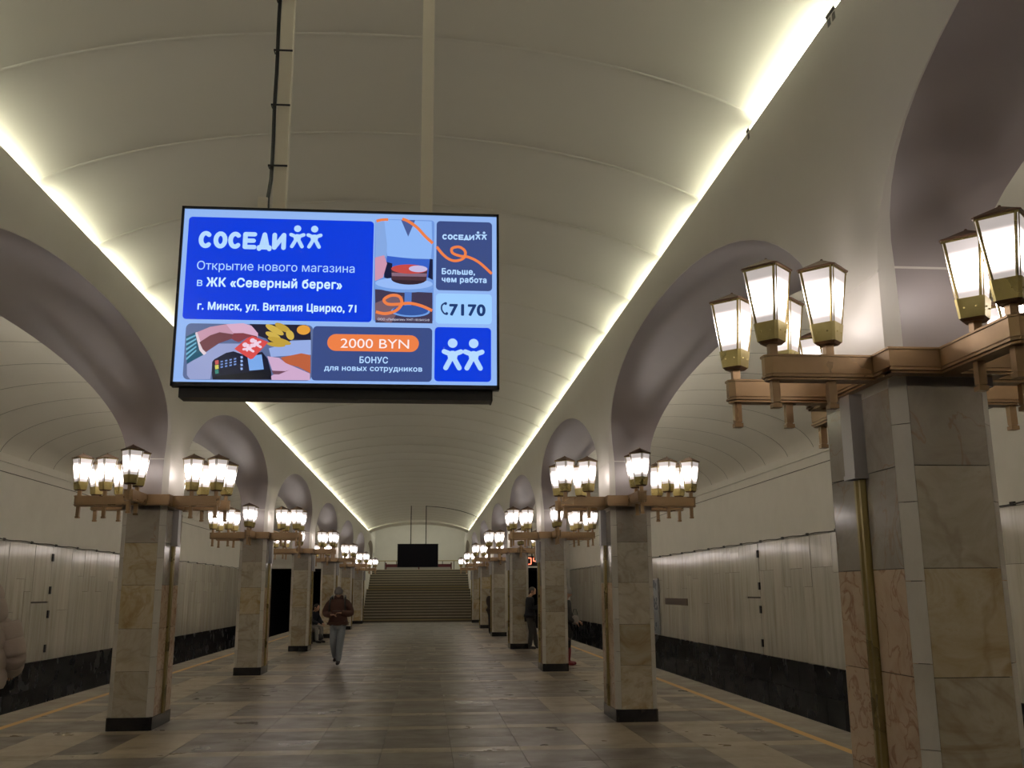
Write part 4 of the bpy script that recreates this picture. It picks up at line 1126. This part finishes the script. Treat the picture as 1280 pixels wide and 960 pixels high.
def stand(h=1.75, **k):
    s = h / 1.75
    J = dict(pelvis=(0, 0, .95), chest=(0, -.01, 1.27), neck=(0, -.01, 1.48), head=(0, .02, 1.61), shl=(-.19, -.01, 1.41), shr=(.19, -.01, 1.41), ell=(-.25, -.03, 1.13), elr=(.25, -.03, 1.13),
             wrl=(-.26, .06, .88), wrr=(.26, .06, .88), hipl=(-.09, 0, .90), hipr=(.09, 0, .90), knl=(-.10, .02, .50), knr=(.10, .02, .50), anl=(-.10, 0, .085), anr=(.10, 0, .085))
    J.update(k)
    for q in list(J):
        if isinstance(J[q], tuple) and q[:2] in ('pe', 'ch', 'ne', 'he', 'sh', 'el', 'wr', 'hi', 'kn') : J[q] = tuple(c * s for c in J[q])
    return J
# 1 walking towards the camera, reading a phone
J = stand(1.76, head=(0, .06, 1.60), hpitch=-.45, shl=(-.20, 0, 1.40), shr=(.20, 0, 1.40), ell=(-.30, .03, 1.14), elr=(.30, .03, 1.14), wrl=(-.10, .31, 1.17), wrr=(.12, .30, 1.13), hdl=(1, .25, .1), hdr=(-1, .3, .1),
          hipl=(-.09, 0, .90), knl=(-.08, .13, .50), anl=(-.05, .16, .085), hipr=(.09, 0, .90), knr=(.09, .04, .48), anr=(.06, -.18, .14), bulk=1.42, hem=(0, 0, .86), leg=1.12)
person('person in a brown padded jacket and grey knitted hat walking forward with a phone', (-2.03, 23.3, 0), PI - .05, J,
       dict(coat=cloth('brown_padded_cloth', (.085, .038, .028, 1)), legs=cloth('pale_jeans', (.28, .31, .35, 1)), shoe=plain('dark_shoes', (.025, .018, .018, 1), .6), hat=cloth('grey_knit', (.22, .21, .21, 1), .8, 40), scarf=cloth('brown_collar_cloth', (.075, .032, .026, 1))))
ph = thing('phone', 'phone held flat in both hands by the walking person', 'phone', (-2.04, 22.92, 1.225), .05)
link('case', MB().box(-.085, .085, -.035, .035, -.005, .004).mesh('case', 'dark'), ph); link('glass', MB().box(-.08, .08, -.031, .031, .004, .006).mesh('glass', 'pale'), ph)
bp_ = thing('backpack', 'dark backpack worn by the walking person', 'backpack', (-2.04, 23.58, 1.0), PI)
mb = skin_mesh([chain([(0, -.02, 0), (0, -.05, .22), (0, -.02, .42)], [(.14, .07), (.17, .08), (.12, .06)])], 2); link('bag', mb.mesh('bag', cloth('dark_bag_cloth', (.02, .02, .024, 1)), True), bp_)
for sx_ in (-.15, .15): link('strap', MB().tube([(sx_, .02, .42), (sx_, .16, .56), (sx_ * 1.1, .44, .50), (sx_ * 1.2, .52, .32), (sx_ * 1.3, .46, .12)], .022, 6).mesh('strap', 'dark', True), bp_)
# 2 seated behind the third left column
bn = thing('bench', 'low dark bench beside the third left marble column', 'bench', (-3.86, 33.6, 0))
link('seat', MB().box(-.22, .22, -.75, .75, .38, .43).mesh('seat', 'brown'), bn)
for yy in (-.6, .6): link('leg', MB().box(-.18, .18, yy - .03, yy + .03, 0, .38).mesh('leg', 'iron'), bn)
J = dict(pelvis=(0, 0, .57), chest=(0, .14, .83), neck=(0, .22, 1.02), head=(0, .30, 1.12), hpitch=-.6, shl=(-.19, .16, .98), shr=(.19, .16, .98), ell=(-.24, .28, .72), elr=(.24, .28, .72), wrl=(-.12, .48, .64), wrr=(.12, .48, .64),
         hipl=(-.10, .03, .50), hipr=(.10, .03, .50), knl=(-.14, .44, .52), knr=(.16, .44, .52), anl=(-.14, .40, .085), anr=(.15, .46, .085), bulk=1.2, hem=(0, .02, .46))
person('person in a dark navy jacket and pale trousers sitting bent forward on a bench', (-3.86, 33.2, 0), -PI / 2 - .5, J,
       dict(coat=cloth('navy_jacket', (.013, .015, .028, 1)), legs=cloth('pale_grey_trousers', (.25, .24, .23, 1)), shoe=plain('black_shoes', (.012, .012, .014, 1), .6), hat=plain('dark_hair', (.015, .011, .009, 1), .7), hat_kind='hair'))
sb2 = thing('bag', 'dark bag standing on the floor at the seated person', 'bag', (-3.45, 33.0, 0), .3)
link('body', skin_mesh([chain([(0, 0, .10), (0, 0, .22), (0, 0, .32)], [(.14, .08), (.13, .08), (.09, .05)])], 2).mesh('body', 'dark', True), sb2)
# 3 standing against the right column, looking at a phone
J = stand(1.76, head=(0, .07, 1.60), hpitch=-.5, shl=(-.20, 0, 1.40), shr=(.20, 0, 1.40), ell=(-.25, .02, 1.13), elr=(.25, .02, 1.13), wrl=(-.07, .30, 1.22), wrr=(.08, .29, 1.18), hdl=(.5, .7, .2), hdr=(-.5, .7, .2), hipl=(-.09, 0, .92), knl=(-.12, .10, .50), knr=(.11, .05, .5), anl=(-.12, .16, .085), anr=(.12, .0, .085), bulk=1.22, hem=(0, 0, .84), leg=1.08)
person('grey haired person in a dark jacket reading a phone beside a right column', (2.98, 28.40, 0), -PI / 2 - .25, J,
       dict(coat=cloth('dark_blue_jacket', (.018, .020, .026, 1)), legs=cloth('dark_grey_trousers', (.045, .043, .042, 1)), shoe=plain('black_leather', (.01, .01, .01, 1), .4), hat=plain('grey_brown_hair', (.10, .085, .07, 1), .8), hat_kind='hair'))
ph = thing('phone', 'small dark phone held by the person in the dark jacket', 'phone', (3.37, 28.30, 1.23), -.25)
link('case', MB().box(-.07, .07, -.035, .035, -.005, .005).mesh('case', 'dark'), ph)
# 4 grey coat and red boots, half hidden
J = stand(1.72, bulk=1.05, hem=(0, 0, .58), ell=(-.23, .02, 1.12), elr=(.23, .02, 1.12), wrl=(-.14, .24, 1.0), wrr=(.16, .22, .98), boot=.36, hpitch=-.3, leg=.72)
person('person in a long grey coat and red boots half hidden behind a right column', (3.15, 22.15, 0), -PI / 2 - .35, J,
       dict(coat=cloth('grey_long_coat', (.06, .058, .055, 1)), legs=cloth('dark_leggings', (.03, .028, .03, 1)), shoe=plain('red_rubber_boots', (.22, .008, .018, 1), .35), hat=cloth('pale_hat_knit', (.36, .35, .33, 1)), hat_kind='beanie'))
bg = thing('handbag', 'pale handbag carried by the person in red boots', 'bag', (3.31, 21.93, .88))
link('bag', skin_mesh([chain([(0, 0, .02), (0, 0, .12), (0, 0, .24)], [(.085, .05), (.09, .05), (.075, .04)])], 2).mesh('bag', cloth('pale_bag_leather', (.30, .28, .25, 1)), True), bg)
link('strap', MB().tube([(-.06, 0, .24), (-.03, 0, .36), (.03, 0, .36), (.06, 0, .24)], .009, 6).mesh('strap', 'dark', True), bg)
# 5 leaning on the hall side of the fourth right column from the front
J = stand(1.74, bulk=1.15, hem=(0, 0, .62), ell=(-.22, .06, 1.12), elr=(.22, .06, 1.12), wrl=(-.06, .24, 1.12), wrr=(.08, .24, 1.08), hpitch=-.3)
person('person in a dark brown coat leaning behind a distant right column', (2.56, 38.6, 0), -PI / 2 - 1.0, J,
       dict(coat=cloth('dark_brown_coat', (.03, .018, .015, 1)), legs=cloth('black_trousers', (.014, .013, .014, 1)), shoe=plain('black_boots', (.01, .01, .01, 1), .5), hat=plain('brown_hair', (.03, .02, .014, 1), .7), hat_kind='hair'))
# 6 quilted coat at the left edge
J = stand(1.72, bulk=1.12, hem=(0, 0, .86), ell=(-.28, -.03, 1.12), elr=(.29, -.02, 1.13), wrl=(-.24, .16, .98), wrr=(.25, .16, .99), shr=(.21, -.01, 1.40), shl=(-.21, -.01, 1.40))
qm = cloth('pink_beige_quilted_cloth', (.40, .33, .29, 1), .35, 9)
pr_ = person('person in a pale pink quilted jacket with a hood at the left edge', (-4.02, 9.45, 0), .30, J,
       dict(coat=qm, legs=cloth('dark_trousers', (.03, .028, .03, 1)), shoe=plain('dark_boots', (.02, .018, .018, 1), .5), hat=qm, hat_kind='hood'))
for zc, rx, ry in ((.92, .225, .185), (1.10, .225, .185), (1.28, .215, .18)):      # quilted rolls of the jacket
    rg = [[(a_ * rx * math.cos(t_), a_ * ry * math.sin(t_) - .005, zc * .98 + dz) for t_ in [2 * PI * i / 24 for i in range(24)]] for a_, dz in ((.95, -.088), (1.03, -.05), (1.06, 0), (1.03, .05), (.95, .088))]
    link('quilted_roll', MB().loft(rg, False).mesh('quilted_roll', qm, True), pr_)
for q, (a_, b_) in enumerate((((.21, -.01, 1.38), (.285, -.02, 1.11)), ((.285, -.02, 1.11), (.25, .16, .97)))):
    for i in range(2):
        f0 = (i - .12) / 2; f1 = (i + 1.12) / 2; A = Vector(a_).lerp(Vector(b_), f0); B = Vector(a_).lerp(Vector(b_), f1)
        link('sleeve_roll', MB().tube([A, A.lerp(B, .2), A.lerp(B, .5), A.lerp(B, .8), B], [.088, .099, .103, .099, .088], 20).mesh('sleeve_roll', qm, True), pr_)
rg = [[(a_ * math.cos(t_), a_ * .9 * math.sin(t_) - .03, z_) for t_ in [2 * PI * i / 24 for i in range(24)]] for a_, z_ in ((.12, 1.36), (.185, 1.41), (.20, 1.47), (.185, 1.54), (.165, 1.60), (.13, 1.62))]
link('hood_collar', MB().loft(rg, False).mesh('hood_collar', qm, True), pr_)
bpy.data.scenes.remove(SCR)
